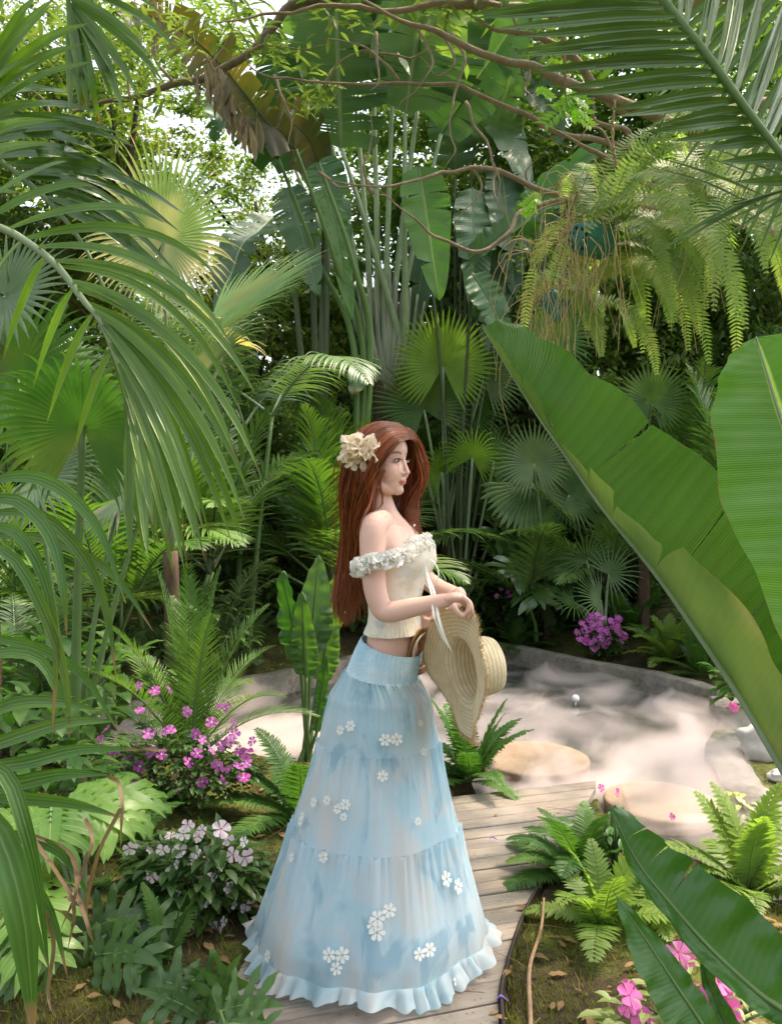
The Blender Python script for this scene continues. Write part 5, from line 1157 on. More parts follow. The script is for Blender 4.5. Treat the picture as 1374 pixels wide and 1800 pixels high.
# ---------- hanging fern baskets
M_POT = plain('green_pot', (.035, .19, .15), .45, 30, .25); M_POTD = plain('pot_hole', (.01, .025, .02), .7); M_ROPE = barkmat('coir_rope', (.36, .25, .15), (.22, .15, .09), 60, .9, .8, (1, 1, .3)); M_WIRE = plain('dark_wire', (.02, .03, .04), .5)
M_ROOT = plain('dry_root', (.55, .42, .20), .8, 20, .3)
def pot(t, c, ax, r, L):
    ax = V(ax).normalized(); a = perp(V((0, 0, 1)), ax); b = ax.cross(a); mb = MB(); prof = [(-L * .06, 0), (-L * .06, r * .80), (0, r * .86), (L * .9, r * 1.08), (L * .9, r * 1.2), (L * 1.02, r * 1.2), (L * 1.02, r * 1.08), (L * .9, r * .98), (L * .85, 0)]
    rings = [[mb.add(c - ax * d + (a * math.cos(2 * PI * i / 28) + b * math.sin(2 * PI * i / 28)) * rr_) for i in range(28)] for d, rr_ in prof]
    for p, q in zip(rings[:-1], rings[1:]):
        for i in range(28): mb.face((p[i], q[i], q[(i + 1) % 28], p[(i + 1) % 28]))
    pt = mb.build('pot', M_POT, t); mb = MB()
    for i in range(9):
        th = 2 * PI * i / 9; cc = c + ax * (L * .065) + (a * math.cos(th) + b * math.sin(th)) * r * .62; ellipsoid(mb, cc, (r * .10, r * .10, r * .12), nu=8, nv=5)
    mb.build('drain_hole', M_POTD, pt)
def basket(c, ax, r, nf, Ls, seed, lb, rope, rng=(0, 360), fspread=.10, zf=0, nroot=60, fdir=None):
    R = random.Random(seed); t = thing('hanging_fern', c, lb, 'hanging fern'); pot(t, c, ax, r, r * 1.7)
    cc = c - V(ax).normalized() * r * 1.5
    for i in range(nf):
        a = math.radians(R.uniform(*rng)); el = math.radians(R.uniform(5, 75)); L = R.uniform(*Ls); d = V((math.cos(a) * math.cos(el), math.sin(a) * math.cos(el) * .8, math.sin(el)))
        p0 = cc + V((R.uniform(-1, 1), R.uniform(-1, 1), R.uniform(-.6, .6))) * fspread; mb = MB(); pts = arc(p0, d, L, R.uniform(2.2, 4.2), 14)
        frond(mb, pts, V((-d.x * .4, -.7, .6)), 52, lambda t: .052 * math.sin(PI * (t * .85 + .12)) ** .7, .0105, a0=82, a1=60, lift=.04, droop=.25, fold=.15, rr=.0018, start=.04, n=2, w0=.85, peak=.3, jit=.12, tube_n=3)
        mb.build('frond', [L_FERN_BASKET, M_STEM_PALE], t)
    mb = MB()
    for i in range(nroot):
        p0 = c + V((R.uniform(-.3, 1.8) * r, R.uniform(.3, 1.6) * r, R.uniform(-.6, .9) * r)) + (V((-1.2 * r, -.2 * r, .2)) if i % 7 == 0 else V((0, 0, 0))); L = R.uniform(.15, .55); sp = V((R.uniform(-.25, .15), R.uniform(-.2, .2), .25 * R.random()))
        tube(mb, catmull([p0, p0 + sp * .5 + V((0, 0, -.1 * L)), p0 + sp * .7 + V((R.uniform(-.04, .04), 0, -.55 * L)), p0 + sp * .75 + V((R.uniform(-.06, .06), 0, -L))], 8), [.0022, .0017, .0009], 3, cap=False)
    mb.build('dry_roots', M_ROOT, t)
    for (kind, pts, rr_) in rope:
        mb = MB(); q = catmull([P(*p) for p in pts], 20)
        if kind == 'rope':
            for ph in (0, PI):
                tube(mb, [p + V((math.cos(i * 1.3 + ph), math.sin(i * 1.3 + ph), 0)) * rr_ * .5 for i, p in enumerate(q)], rr_ * .62, 6)
            kn = q[-1]
            for k in range(26): d = V((R.gauss(0, 1), R.gauss(0, 1), R.gauss(.2, 1))).normalized(); tube(mb, [kn, kn + d * rr_ * R.uniform(1.5, 3.4)], [rr_ * .45, rr_ * .1], 4)
            mb.build('rope', M_ROPE, t)
        else: tube(mb, q, rr_, 4); mb.build('wire', M_WIRE, t)
    return t
basket(P(1018, 420, 3.0), (-.82, -.55, -.22), .066, 38, (.45, 1.0), 1, 'big hanging fern in the tilted green pot, roped under the curling branch', [('rope', [(1080, 175, 3.1), (1076, 220, 3.08), (1077, 260, 3.05), (1083, 292, 3.03)], .006), ('wire', [(1083, 292, 3.03), (1076, 350, 3.0), (1080, 402, 2.98)], .0015), ('wire', [(1080, 292, 3.03), (1071, 350, 3.02), (1060, 402, 3.0)], .0015), ('rope', [(1004, 392, 3.02), (998, 370, 3.02), (1010, 352, 3.03), (1013, 340, 3.03)], .005)], rng=(-70, 100), nroot=110)
basket(P(962, 522, 3.3), (-.75, -.3, .5), .05, 12, (.35, .65), 2, 'smaller hanging pot of straw coloured roots and ferns below the tilted one', [('wire', [(1000, 400, 3.15), (985, 450, 3.2), (970, 500, 3.28)], .0015)], rng=(-80, 60), nroot=60)
basket(P(1215, 400, 3.2), (-.3, .6, -.7), .07, 44, (.5, 1.1), 3, 'third hanging fern, densest and farthest right, against the dark foliage', [('rope', [(1212, 240, 3.3), (1210, 300, 3.25), (1213, 360, 3.2)], .006)], rng=(-120, 120), nroot=40)
# ------------------------------------------------------------------ the woman
WY = 2.48
TC = P(682, 900, WY)            # torso axis
PSN = thing('person', (P(655, 900, WY).x, WY, 0), 'woman in a pale blue tiered skirt and cream off shoulder top standing on the deck', 'person')
TA = math.radians(18); TF = V((math.cos(TA), -math.sin(TA), 0)); TS = V((-math.sin(TA), -math.cos(TA), 0))   # torso forward, her right (near) side
def zof(py, Y=WY): return CAMZ - (py - 900) / F * Y
def loft(mb, secs, n=40, cap=True, m=0, wob=None):
    rings = []
    for j, (c, f, a, s, b) in enumerate(secs):   # centre, forward dir, half depth, side dir, half width
        rings.append([mb.add(c + f * a * math.cos(2 * PI * i / n) + s * b * math.sin(2 * PI * i / n) + (wob(j, i / n) if wob else V((0, 0, 0))), i / n, j / (len(secs) - 1)) for i in range(n)])
    for p, q in zip(rings[:-1], rings[1:]):
        for i in range(n): mb.face((p[i], q[i], q[(i + 1) % n], p[(i + 1) % n]), m)
    if cap: mb.face(tuple(rings[0]), m); mb.face(tuple(rings[-1][::-1]), m)
    return rings
def tsec(py, px, a, b, off=0): return (V((P(px, py, WY).x, WY, zof(py))) + TF * off, TF, a, TS, b)
TORSO = [tsec(897, 668, .040, .050), tsec(906, 672, .050, .085), tsec(914, 677, .060, .118), tsec(926, 683, .072, .146), tsec(940, 687, .079, .150), tsec(955, 690, .086, .148, .004), tsec(975, 693, .096, .143, .010),
         tsec(992, 694, .096, .138, .010), tsec(1010, 693, .084, .130, .006), tsec(1035, 692, .074, .120), tsec(1065, 691, .069, .113), tsec(1100, 690, .070, .114), tsec(1125, 690, .075, .117), tsec(1145, 687, .078, .119), tsec(1165, 680, .081, .122), tsec(1190, 674, .084, .124), tsec(1225, 668, .09, .13), tsec(1260, 666, .080, .13)]
body = MB()
loft(body, TORSO)
# bust
for s in (-1, 1): ellipsoid(body, V((P(700, 968, WY).x, WY, zof(974))) + TF * .047 + TS * s * .060, (.049, .054, .052))
# neck and head
HA = math.radians(31); HF = V((math.cos(HA), -math.sin(HA), 0)); HS = V((-math.sin(HA), -math.cos(HA), 0)); HU = V((0, 0, 1))
HC = V((P(669, 812, 2.46).x, 2.46, zof(812, 2.46)))   # eye-level centre of the skull
def H(f, s, u): return HC + HF * f + HS * s + HU * u
HR = Matrix((HF, HS, HU)).transposed()
tube(body, [H(-.012, 0, -.06), H(-.016, 0, -.10), V((P(664, 880, 2.47).x, 2.47, zof(880))), V((P(668, 900, 2.475).x, 2.475, zof(900))), V((P(672, 925, WY).x, WY, zof(925)))], [.047, .045, .045, .052, .075], 24)
ellipsoid(body, H(-.012, 0, .028), (.094, .074, .086), HR, 40, 26)
ellipsoid(body, H(.030, 0, .036), (.056, .058, .058), HR, 30, 20)      # forehead
ellipsoid(body, H(.030, 0, -.030), (.055, .058, .062), HR, 30, 20)     # mid face
ellipsoid(body, H(.036, 0, -.066), (.040, .040, .036), HR, 26, 18)     # jaw
ellipsoid(body, H(.060, 0, -.088), (.020, .019, .016), HR, 20, 14)     # chin
for s in (-1, 1):
    ellipsoid(body, H(.044, .034 * s, -.030), (.034, .029, .034), HR, 20, 14)   # cheek
    tube(body, [H(-.005, .055 * s, -.050), H(.030, .040 * s, -.080), H(.052, .012 * s, -.090)], [.017, .016, .012], 12)   # jaw line
    ellipsoid(body, H(.0845, .0085 * s, -.0385), (.009, .0062, .005), HR, 12, 8)  # nostril wing
    tube(body, [H(-.012, .070 * s, .012), H(-.018, .078 * s, .005), H(-.018, .079 * s, -.012), H(-.010, .071 * s, -.026)], [.006, .007, .006, .006], 8)  # ear
tube(body, [H(.078, 0, .014), H(.083, 0, -.004), H(.090, 0, -.022), H(.0965, 0, -.034)], [.007, .0068, .0068, .0065], 14)   # nose bridge to tip
ellipsoid(body, H(.0965, 0, -.0355), (.0075, .0078, .0062), HR, 14, 10)
ellipsoid(body, H(.074, 0, -.054), (.011, .018, .014), HR, 14, 10)
ellipsoid(body, H(.0835, 0, -.0592), (.0055, .0150, .0040), HR, 18, 10)   # lips
ellipsoid(body, H(.0818, 0, -.0675), (.0055, .0130, .0046), HR, 18, 10)
# arms
def limb(pts, rad, n=18): tube(body, catmull(pts, 26), lerpl(rad, 26), n)
SH = P(656, 930, 2.345)
EL = P(671, 1073, 2.31); WR = P(781, 1056, 2.26)
limb([P(672, 918, 2.40), SH, P(655, 985, 2.33), P(660, 1040, 2.315), EL], [.041, .0405, .038, .0355, .033, .031])
limb([P(662, 1060, 2.315), P(680, 1076, 2.305), P(725, 1068, 2.285), WR, P(792, 1052, 2.255)], [.026, .031, .0305, .028, .0235, .0185, .018])
# near hand: palm, five fingers closing on the brim
def M_(px, py, dy=0): return P(px, py, 2.25 + dy)
def palm(pts, rad, fl=.62): tube(body, catmull(pts, 12), lerpl(rad, 12), 16, flat=fl)
palm([M_(783, 1054), M_(795, 1050), M_(808, 1051, .005), M_(818, 1058, .01)], [.019, .026, .028, .022], .55)
GR = (814, 1080)
for i, (k0, k1, k2, k3, r) in enumerate([((812, 1049, -.020), (823, 1058, -.022), (822, 1072, -.022), (813, 1083, -.016), .0072), ((815, 1051, -.004), (826, 1061, -.006), (828, 1076, -.007), (820, 1088, -.004), .0074),
        ((813, 1053, .012), (824, 1063, .012), (830, 1079, .012), (824, 1091, .010), .0070), ((809, 1056, .026), (818, 1066, .026), (826, 1082, .026), (822, 1093, .022), .0062), ((795, 1062, -.022), (801, 1072, -.026), (808, 1080, -.022), (813, 1083, -.016), .0088)]):
    tube(body, catmull([M_(*k0), M_(*k1), M_(*k2), M_(*k3)], 12), [r * 1.1, r * 1.08, r, r * .92, r * .8], 10)
# far arm: comes forward behind the bust, the forearm turns back behind the near one
FY = 2.60
limb([V((P(690, 938, WY).x, WY, zof(938))) - TS * .125, P(712, 985, 2.58), P(762, 1028, 2.52), P(801, 1047, 2.44)], [.038, .034, .032, .028, .026])
limb([P(798, 1038, 2.44), P(803, 1050, 2.43), P(785, 1066, 2.40), P(764, 1080, 2.38), P(757, 1084, 2.375)], [.024, .029, .026, .021, .018, .018])
palm([P(764, 1080, 2.38), P(754, 1086, 2.37), P(746, 1088, 2.365)], [.018, .024, .022])
for i in range(4):
    d = i * .013
    tube(body, catmull([P(750, 1082 + i * 5, 2.36 + d * .3), P(743, 1084 + i * 5, 2.345), P(747, 1089 + i * 4, 2.335), P(756, 1089 + i * 3.4, 2.34)], 10), [.0078, .0078, .007, .006], 9)
tube(body, catmull([P(757, 1078, 2.36), P(750, 1076, 2.345), P(744, 1079, 2.34)], 8), [.009, .008, .0065], 9)
# legs and feet under the skirt
for s, px in ((1, 648), (-1, 668)):
    y = WY - .05 * s; X0 = P(px, 900, WY).x
    tube(body, [V((X0 + .02, y - .02 * s, .72)), V((X0, y, .46)), V((X0 - .01, y, .25)), V((X0 - .02, y, .07))], [.078, .056, .050, .034], 16)
    tube(body, [V((X0 - .04, y, .04)), V((X0 + .04, y - .01, .035)), V((X0 + .13, y - .03, .022))], [.034, .034, .018], 14)
raw = body.mesh('body_raw', [], PSN.location)
ro = bpy.data.objects.new('body_raw', raw); sc.collection.objects.link(ro)
md = ro.modifiers.new('r', 'REMESH'); md.mode = 'VOXEL'; md.voxel_size = .0026; md.use_smooth_shade = True
md = ro.modifiers.new('s', 'SMOOTH'); md.factor = .5; md.iterations = 12
bpy.context.view_layer.update(); dg = bpy.context.evaluated_depsgraph_get()
bm_ = bpy.data.meshes.new_from_object(ro.evaluated_get(dg)); bpy.data.objects.remove(ro)
bm_.name = 'body'
# make-up and painted recess shade as vertex colour: lips, brows, cheeks, knuckles
import numpy as np
co = np.empty(len(bm_.vertices) * 3); bm_.vertices.foreach_get('co', co); co = co.reshape(-1, 3) + np.array(PSN.location)
def hc(f, s, u): return np.array(H(f, s, u))
loc = (co - np.array(HC)) @ np.array(HR)
colr = np.tile(np.array([.72, .47, .385]), (len(co), 1))
def blendc(mask, c):
    global colr
    m_ = np.clip(mask, 0, 1)[:, None]; colr = colr * (1 - m_) + np.array(c) * m_
f_, s_, u_ = loc[:, 0], loc[:, 1], loc[:, 2]
front = f_ > .03
for sg in (-1, 1):
    blendc(front * np.exp(-(((s_ - sg * .042) / .017) ** 2 + ((u_ + .030) / .014) ** 2)) * .30, (.74, .30, .26))
    # brow: thin arch
    cu = .0215 + .0035 * (1 - ((np.abs(s_) - .030) / .016) ** 2)
    blendc(front * (np.sign(s_) == sg) * (np.abs(np.abs(s_) - .030) < .0165) * np.exp(-((u_ - cu) / .0032) ** 2) * .95, (.10, .04, .025))
    blendc(front * (np.sign(s_) == sg) * np.exp(-(((np.abs(s_) - .031) / .017) ** 2 + ((u_ - .003) / .006) ** 2)) * .35, (.45, .22, .17))
lipw = 1.0 * (np.abs(s_) < .0165)
blendc((f_ > .07) * lipw * np.exp(-((u_ + .0638) / (.0001 + .0088 * np.sqrt(np.clip(1 - (s_ / .0150) ** 2, 0, 1)))) ** 6) * .8, (.60, .17, .15))
blendc((f_ > .07) * lipw * np.exp(-((u_ + .0642) / .0012) ** 2) * .9, (.18, .03, .03))  # shade of the lip parting painted as a dark line
for sg in (-1, 1): blendc((f_ > .07) * np.exp(-(((s_ - sg * .006) / .003) ** 2 + ((u_ + .0465) / .0022) ** 2)) * .7, (.25, .1, .08))  # nostril shade painted as dark spots
ca_ = bm_.color_attributes.new('tint', 'FLOAT_COLOR', 'POINT')
ca_.data.foreach_set('color', np.concatenate([colr, np.ones((len(co), 1))], 1).astype('f').ravel())
k = NT('skin'); nf_ = k.noise(300, 2); at_ = k.n('ShaderNodeAttribute'); at_.attribute_name = 'tint'
n1 = k.noise(14, 3); c = k.mix(k.ramp(n1, .35, .7, 0, .14), at_.outputs['Color'], (.66, .36, .30))
pb = k.n('ShaderNodeBsdfPrincipled'); k.l(c, pb.inputs['Base Color']); k.l(k.bump(nf_, .12, .0006), pb.inputs['Normal']); pb.inputs['Roughness'].default_value = .5; pb.inputs['Subsurface Weight'].default_value = .25; pb.inputs['Subsurface Radius'].default_value = (.012, .005, .003); pb.inputs['Subsurface Scale'].default_value = 1.0; pb.inputs['Specular IOR Level'].default_value = .4
M_SKIN = k.done(pb.outputs[0]); bm_.materials.append(M_SKIN)
bo = bpy.data.objects.new('body', bm_); sc.collection.objects.link(bo); bo.parent = PSN
bm_.polygons.foreach_set('use_smooth', [True] * len(bm_.polygons))
# eyes
M_SCL = plain('eye_white', (.72, .66, .64), .25); M_IRIS = plain('brown_iris', (.045, .018, .01), .15); M_LASH = plain('dark_lash', (.02, .01, .008), .6)
for sg in (-1, 1):
    mb = MB(); c = H(.0765, sg * .031, .0005); tilt = Matrix.Rotation(-sg * .30, 3, 'Z') if True else None
    Rz = HR @ Matrix.Rotation(sg * .25, 3, 'Z')
    ellipsoid(mb, c, (.0078, .0132, .0044), Rz, 24, 14)
    ir = c + Rz @ V((.0042, -sg * .0005, .0002)); ellipsoid(mb, ir, (.0044, .0060, .0047), Rz, 18, 12, m=1)
    e = mb.build('eye', [M_SCL, M_IRIS], PSN)
    mb = MB(); l = [c + Rz @ V((.0080 - 9 * (a * a) * 1.0, a, .0048 - 15 * a * a)) for a in [-.0165 + .033 * i / 10 for i in range(11)]]
    tube(mb, l, [.0010, .0020, .0022, .0020, .0012], 6)
    l = [c + Rz @ V((.0072 - 9 * (a * a), a, -.0046 + 11 * a * a)) for a in [-.013 + .026 * i / 10 for i in range(11)]]
    tube(mb, l, [.0004, .0007, .0004], 5); mb.build('eyelash', M_LASH, e)
# hair: locks interpolated between guide curves
def G(*q): return catmull([P(*a) for a in q], 34)
near = [G((719, 772, 2.40), (700, 779, 2.372), (680, 803, 2.355), (664, 828, 2.358), (656, 862, 2.375), (650, 895, 2.405), (641, 935, 2.44), (635, 1000, 2.46), (637, 1050, 2.47), (650, 1088, 2.47)),
        G((717, 762, 2.42), (690, 765, 2.37), (663, 792, 2.345), (648, 830, 2.35), (642, 870, 2.375), (634, 910, 2.42), (625, 970, 2.46), (619, 1040, 2.48), (630, 1096, 2.48)),
        G((712, 753, 2.44), (678, 754, 2.385), (645, 782, 2.36), (630, 825, 2.37), (625, 875, 2.40), (623, 930, 2.44), (609, 1000, 2.48), (603, 1060, 2.49), (611, 1102, 2.49)),
        G((705, 746, 2.46), (668, 744, 2.42), (634, 772, 2.40), (617, 815, 2.41), (611, 870, 2.45), (610, 930, 2.48), (603, 1000, 2.50), (599, 1060, 2.50), (605, 1104, 2.50)),
        G((700, 743, 2.48), (660, 742, 2.48), (628, 768, 2.47), (612, 810, 2.48), (607, 870, 2.50), (608, 940, 2.52), (604, 1000, 2.53), (602, 1055, 2.53), (609, 1102, 2.53)),
        G((705, 744, 2.50), (668, 746, 2.53), (635, 770, 2.54), (620, 815, 2.55), (614, 870, 2.56), (615, 940, 2.56), (609, 1010, 2.56), (607, 1060, 2.56), (617, 1096, 2.56)),
        G((708, 748, 2.51), (690, 755, 2.55), (665, 785, 2.56), (650, 830, 2.55), (640, 880, 2.55), (637, 950, 2.56), (627, 1010, 2.57), (625, 1060, 2.56), (633, 1094, 2.55))]
far = [G((719, 772, 2.405), (727, 776, 2.44), (734, 792, 2.48), (739, 815, 2.49), (738, 842, 2.50), (728, 872, 2.50), (720, 900, 2.49), (724, 925, 2.46), (727, 948, 2.45)),
       G((717, 762, 2.425), (729, 768, 2.47), (738, 795, 2.51), (742, 825, 2.52), (739, 858, 2.52), (728, 888, 2.52), (722, 915, 2.50), (728, 948, 2.48)),
       G((712, 752, 2.445), (724, 760, 2.50), (732, 792, 2.54), (734, 830, 2.55), (728, 870, 2.55), (716, 905, 2.54), (716, 945, 2.52)),
       G((706, 746, 2.47), (714, 758, 2.53), (718, 795, 2.57), (714, 840, 2.58), (706, 880, 2.57), (702, 915, 2.55), (706, 940, 2.53)),
       G((700, 744, 2.49), (698, 765, 2.56), (700, 810, 2.58), (694, 860, 2.57), (688, 900, 2.56), (690, 925, 2.54))]
k = NT('auburn_hair'); uv = k.sep(k.coord('UV')); st_ = k.noise(3, 3)
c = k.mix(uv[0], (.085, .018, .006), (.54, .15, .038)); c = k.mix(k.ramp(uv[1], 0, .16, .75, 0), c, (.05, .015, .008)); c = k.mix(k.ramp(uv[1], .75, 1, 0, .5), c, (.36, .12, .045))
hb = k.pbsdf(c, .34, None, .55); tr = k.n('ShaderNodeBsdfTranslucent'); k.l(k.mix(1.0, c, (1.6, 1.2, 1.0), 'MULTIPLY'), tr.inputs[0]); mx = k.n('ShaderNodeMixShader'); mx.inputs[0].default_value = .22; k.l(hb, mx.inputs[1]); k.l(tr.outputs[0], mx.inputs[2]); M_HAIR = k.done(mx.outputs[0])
mb = MB(); RH = random.Random(6)
def shell(gs, ins=.0):
    rows = []
    for i in range(35):
        row = []
        for j in range(len(gs) * 6 - 5):
            a = j / 6; q = min(int(a), len(gs) - 2); f = a - q
            pts = [gs[max(q - 1, 0)][i], gs[q][i], gs[q + 1][i], gs[min(q + 2, len(gs) - 1)][i]]
            p = 0.5 * (2 * pts[1] + (pts[2] - pts[0]) * f + (2 * pts[0] - 5 * pts[1] + 4 * pts[2] - pts[3]) * f * f + (3 * pts[1] - pts[0] - 3 * pts[2] + pts[3]) * f ** 3)
            row.append(p)
        rows.append(row)
    return rows
def strands(gs, n, r0, jit):
    rows = shell(gs); W = len(rows[0])
    ids = None if n < 200 else [[mb.add(p, .15 + .2 * (.5 + .5 * math.sin(j * 1.7)), i / 34) for j, p in enumerate(row[:])] for i, row in enumerate(rows[:26])]
    for i in range(25 if ids else 0):
        for j in range(W - 1): mb.face((ids[i][j], ids[i][j + 1], ids[i + 1][j + 1], ids[i + 1][j]))
    for s in range(n):
        a = RH.uniform(0, W - 1.01); q = int(a); f = a - q; tone = RH.random() ** 1.3; ph = RH.uniform(0, 6.28); amp = RH.uniform(.0, 1) * jit; end = RH.uniform(.72, 1.0); off = RH.uniform(-.2, 1.0) * .009
        pts = []; N = 26
        for i in range(N + 1):
            tt = i / N * end; y = tt * 34; yi = min(int(y), 33); g = y - yi
            p = rows[yi][q].lerp(rows[yi][q + 1], f).lerp(rows[yi + 1][q].lerp(rows[yi + 1][q + 1], f), g)
            o = (p - HC); o.z = 0; o = o.normalized() if o.length > .01 else V((0, 0, 0))
            k_ = sst(.02, .5, tt)
            p = p + (o * noise.noise(V((a * .55, tt * 3.2, 1))) + V((noise.noise(V((a * .5, tt * 3.0, 9))), 0, 0))) * .015 * k_
            p = p + V((1, .3, 0)) * .013 * sst(.3, 1, tt) * math.sin(tt * 15 + a * .22 + .6 * math.sin(ph))
            pts.append(p + o * off * min(1, tt * 6) + V((math.sin(ph + tt * 7), math.cos(ph * 1.7 + tt * 6), 0)) * amp * k_)
        i0 = len(mb.uv); rr = r0 * RH.uniform(.6, 1.3); tube(mb, pts, [rr * .6, rr, rr, rr * .8, rr * .2], 4, cap=False)
        for z in range(i0, len(mb.uv)): mb.uv[z] = (tone, mb.uv[z][1] * end)
strands(near, 1500, .0011, .012); strands(far, 800, .0011, .007)
strands(near, 110, .0005, .05); strands(far, 50, .0005, .03)   # flyaway hairs
# a few loose strands at the cheek and over the shoulder
for pts in ([(676, 826, 2.352), (668, 850, 2.35), (672, 872, 2.36), (671, 886, 2.37), (662, 895, 2.36)], [(664, 830, 2.35), (655, 870, 2.33), (648, 893, 2.30), (636, 915, 2.29), (631, 930, 2.30)], [(660, 840, 2.35), (652, 880, 2.34), (640, 905, 2.31), (628, 940, 2.33)], [(672, 826, 2.352), (662, 860, 2.35), (655, 900, 2.33)]):
    for k_ in range(7):
        i0 = len(mb.uv); tube(mb, catmull([P(a + RH.uniform(-2.5, 2.5), b, Y) for a, b, Y in pts], 14), [.0007, .0008, .0003], 4, cap=False)
        tn = RH.random()
        for z in range(i0, len(mb.uv)): mb.uv[z] = (tn, .4)
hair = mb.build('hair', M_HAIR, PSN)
# hair flower: organza petals
M_ORG = plain('organza_petal', (.93, .83, .68), .6, 12, .08, .3, 0, .5)
mb = MB(); RF2 = random.Random(12); fc = P(631, 792, 2.335)
for i in range(80):
    rr = RF2.uniform(.0, .036); a = RF2.uniform(0, 6.28); base = fc + V((math.cos(a) * rr, RF2.uniform(-.012, .03), math.sin(a) * rr))
    out = V((math.cos(a), -.9 + rr * 26, math.sin(a))).normalized(); L = RF2.uniform(.020, .036); sd = perp(V((RF2.gauss(0, 1), RF2.gauss(0, 1), RF2.gauss(0, 1))), out); nn_ = sd.cross(out); rows = []
    for u in range(7):
        t_ = u / 6; row = []
        for v_ in range(7):
            q = v_ / 6 - .5; wd = L * 1.35 * math.sin(.25 + t_ * 2.1); row.append(mb.add(base + out * L * t_ * (1 - 1.3 * abs(q) ** 2.2) + sd * q * wd + nn_ * (.006 * math.sin(q * 9 + i) * t_ + .012 * t_ * t_), v_ / 6, t_))
        rows.append(row)
    for u in range(6):
        for v_ in range(6): mb.face((rows[u][v_], rows[u][v_ + 1], rows[u + 1][v_ + 1], rows[u + 1][v_]))
mb.build('hair_flower', M_ORG, PSN)
# ---- top
k = NT('floral_cotton'); n1 = k.noise(26, 4, rough=.6); n2 = k.noise(14, 2); n3 = k.noise(90, 2); mp = k.n('ShaderNodeMapping'); mp.inputs['Location'].default_value = (3, 5, 1); k.l(k.coord('Object'), mp.inputs[0]); n4 = k.noise(20, 3, vec=mp.outputs[0])
c = k.mix(k.ramp(n2, .54, .62, 0, .45), (.76, .72, .62), (.46, .56, .62)); c = k.mix(k.ramp(n1, .55, .62, 0, .5), c, (.60, .56, .40)); c = k.mix(k.ramp(n4, .60, .64, 0, .5), c, (.44, .50, .60))
M_TOP = k.done(k.pbsdf(c, .8, k.bump(n3, .35, .002), .2))
mb = MB(); S2 = []
for py, px, a, b, off in ((958, 694, .100, .152, .012), (968, 695, .106, .150, .016), (984, 696, .110, .145, .016), (1000, 695, .101, .138, .012), (1020, 694, .087, .129, .004), (1045, 693, .079, .121, .002), (1075, 692, .075, .118, .001), (1095, 692, .077, .122, .001), (1104, 692, .082, .128, .001), (1111, 692, .086, .132, .001)): S2.append(tsec(py, px, a, b, off))
def wob(j, u):
    s = 0.0
    if j >= 7: s = .003 * (j - 6) * math.sin(u * 2 * PI * 44) * .3
    s += .0018 * math.sin(u * 2 * PI * 9 + j) ; a = u * 2 * PI
    return (TF * math.cos(a) + TS * math.sin(a)) * s + V((0, 0, (.0012 * math.sin(u * 2 * PI * 44) if j == 9 else 0) + (.03 * max(0, math.cos(a)) - .012 if j == 0 else .018 * max(0, math.cos(a)) if j == 1 else 0)))
loft(mb, S2, 208, cap=False, wob=wob); top = mb.build('top', M_TOP, PSN)
M_RUF = plain('cream_ruffle', (.93, .91, .87), .8, 30, .10, .2, 0, .25)
def rosettes(path, n, rad, seed, nm='ruffle'):
    R = random.Random(seed); mb = MB(); c = catmull(path, n)
    for i, p in enumerate(c):
        for q in range(10):
            o = V((R.gauss(0, 1), R.gauss(0, 1), R.gauss(0, 1))).normalized(); bs = p + o * rad * .25; L = rad * R.uniform(.8, 1.2); sd = perp(V((R.gauss(0, 1), R.gauss(0, 1), R.gauss(0, 1))), o); nn_ = sd.cross(o); rows = []
            for u in range(4):
                t_ = u / 3; rows.append([mb.add(bs + o * L * t_ + sd * (v_ / 5 - .5) * L * (.6 + 1.1 * math.sin(t_ * 2.4)) - o * L * .5 * t_ * abs(v_ / 5 - .5) ** 2 * 4 * .5 + nn_ * (.18 * L * math.sin(v_ * 2.2 + q) * (.3 + t_) + .25 * L * t_ * t_), v_ / 5, t_) for v_ in range(6)])
            for u in range(3):
                for v_ in range(5): mb.face((rows[u][v_], rows[u][v_ + 1], rows[u + 1][v_ + 1], rows[u + 1][v_]))
    return mb.build(nm, M_RUF, top)
rosettes([P(640, 1002, 2.40), P(630, 1001, 2.34), P(632, 996, 2.29), P(648, 990, 2.265), P(668, 987, 2.262), P(684, 984, 2.275), P(697, 981, 2.30), P(708, 976, 2.33), P(720, 970, 2.355), P(734, 963, 2.385), P(745, 958, 2.42), P(750, 956, 2.46), P(744, 955, 2.52)], 30, .021, 4)
rosettes([P(722, 960, 2.375), P(735, 952, 2.40), P(745, 948, 2.44), P(748, 950, 2.48)], 8, .018, 5)
# sleeve band under the ruffle
M_TIE = plain('white_ribbon', (.74, .74, .68), .7, 40, .12, .3, 0, .2)
mb = MB()
for pts, wd in (([(748, 984, 2.36), (760, 985, 2.35), (770, 1003, 2.345), (768, 1020, 2.345), (757, 1032, 2.35), (752, 1015, 2.352), (750, 995, 2.356)], .006), ([(748, 984, 2.36), (751, 1010, 2.35), (762, 1040, 2.30), (770, 1085, 2.22), (783, 1125, 2.215), (797, 1150, 2.215)], .011), ([(748, 984, 2.36), (749, 1010, 2.35), (758, 1045, 2.28), (762, 1080, 2.225), (776, 1118, 2.215), (783, 1130, 2.215)], .009), ([(748, 984, 2.36), (744, 1004, 2.352), (747, 1024, 2.35), (755, 1036, 2.345)], .006)):
    pblade(mb, [P(*q) for q in pts], wd, fold=.2, n=24, w0=.9, peak=.5, tw=.8)
mb.build('ribbon_tie', M_TIE, top)
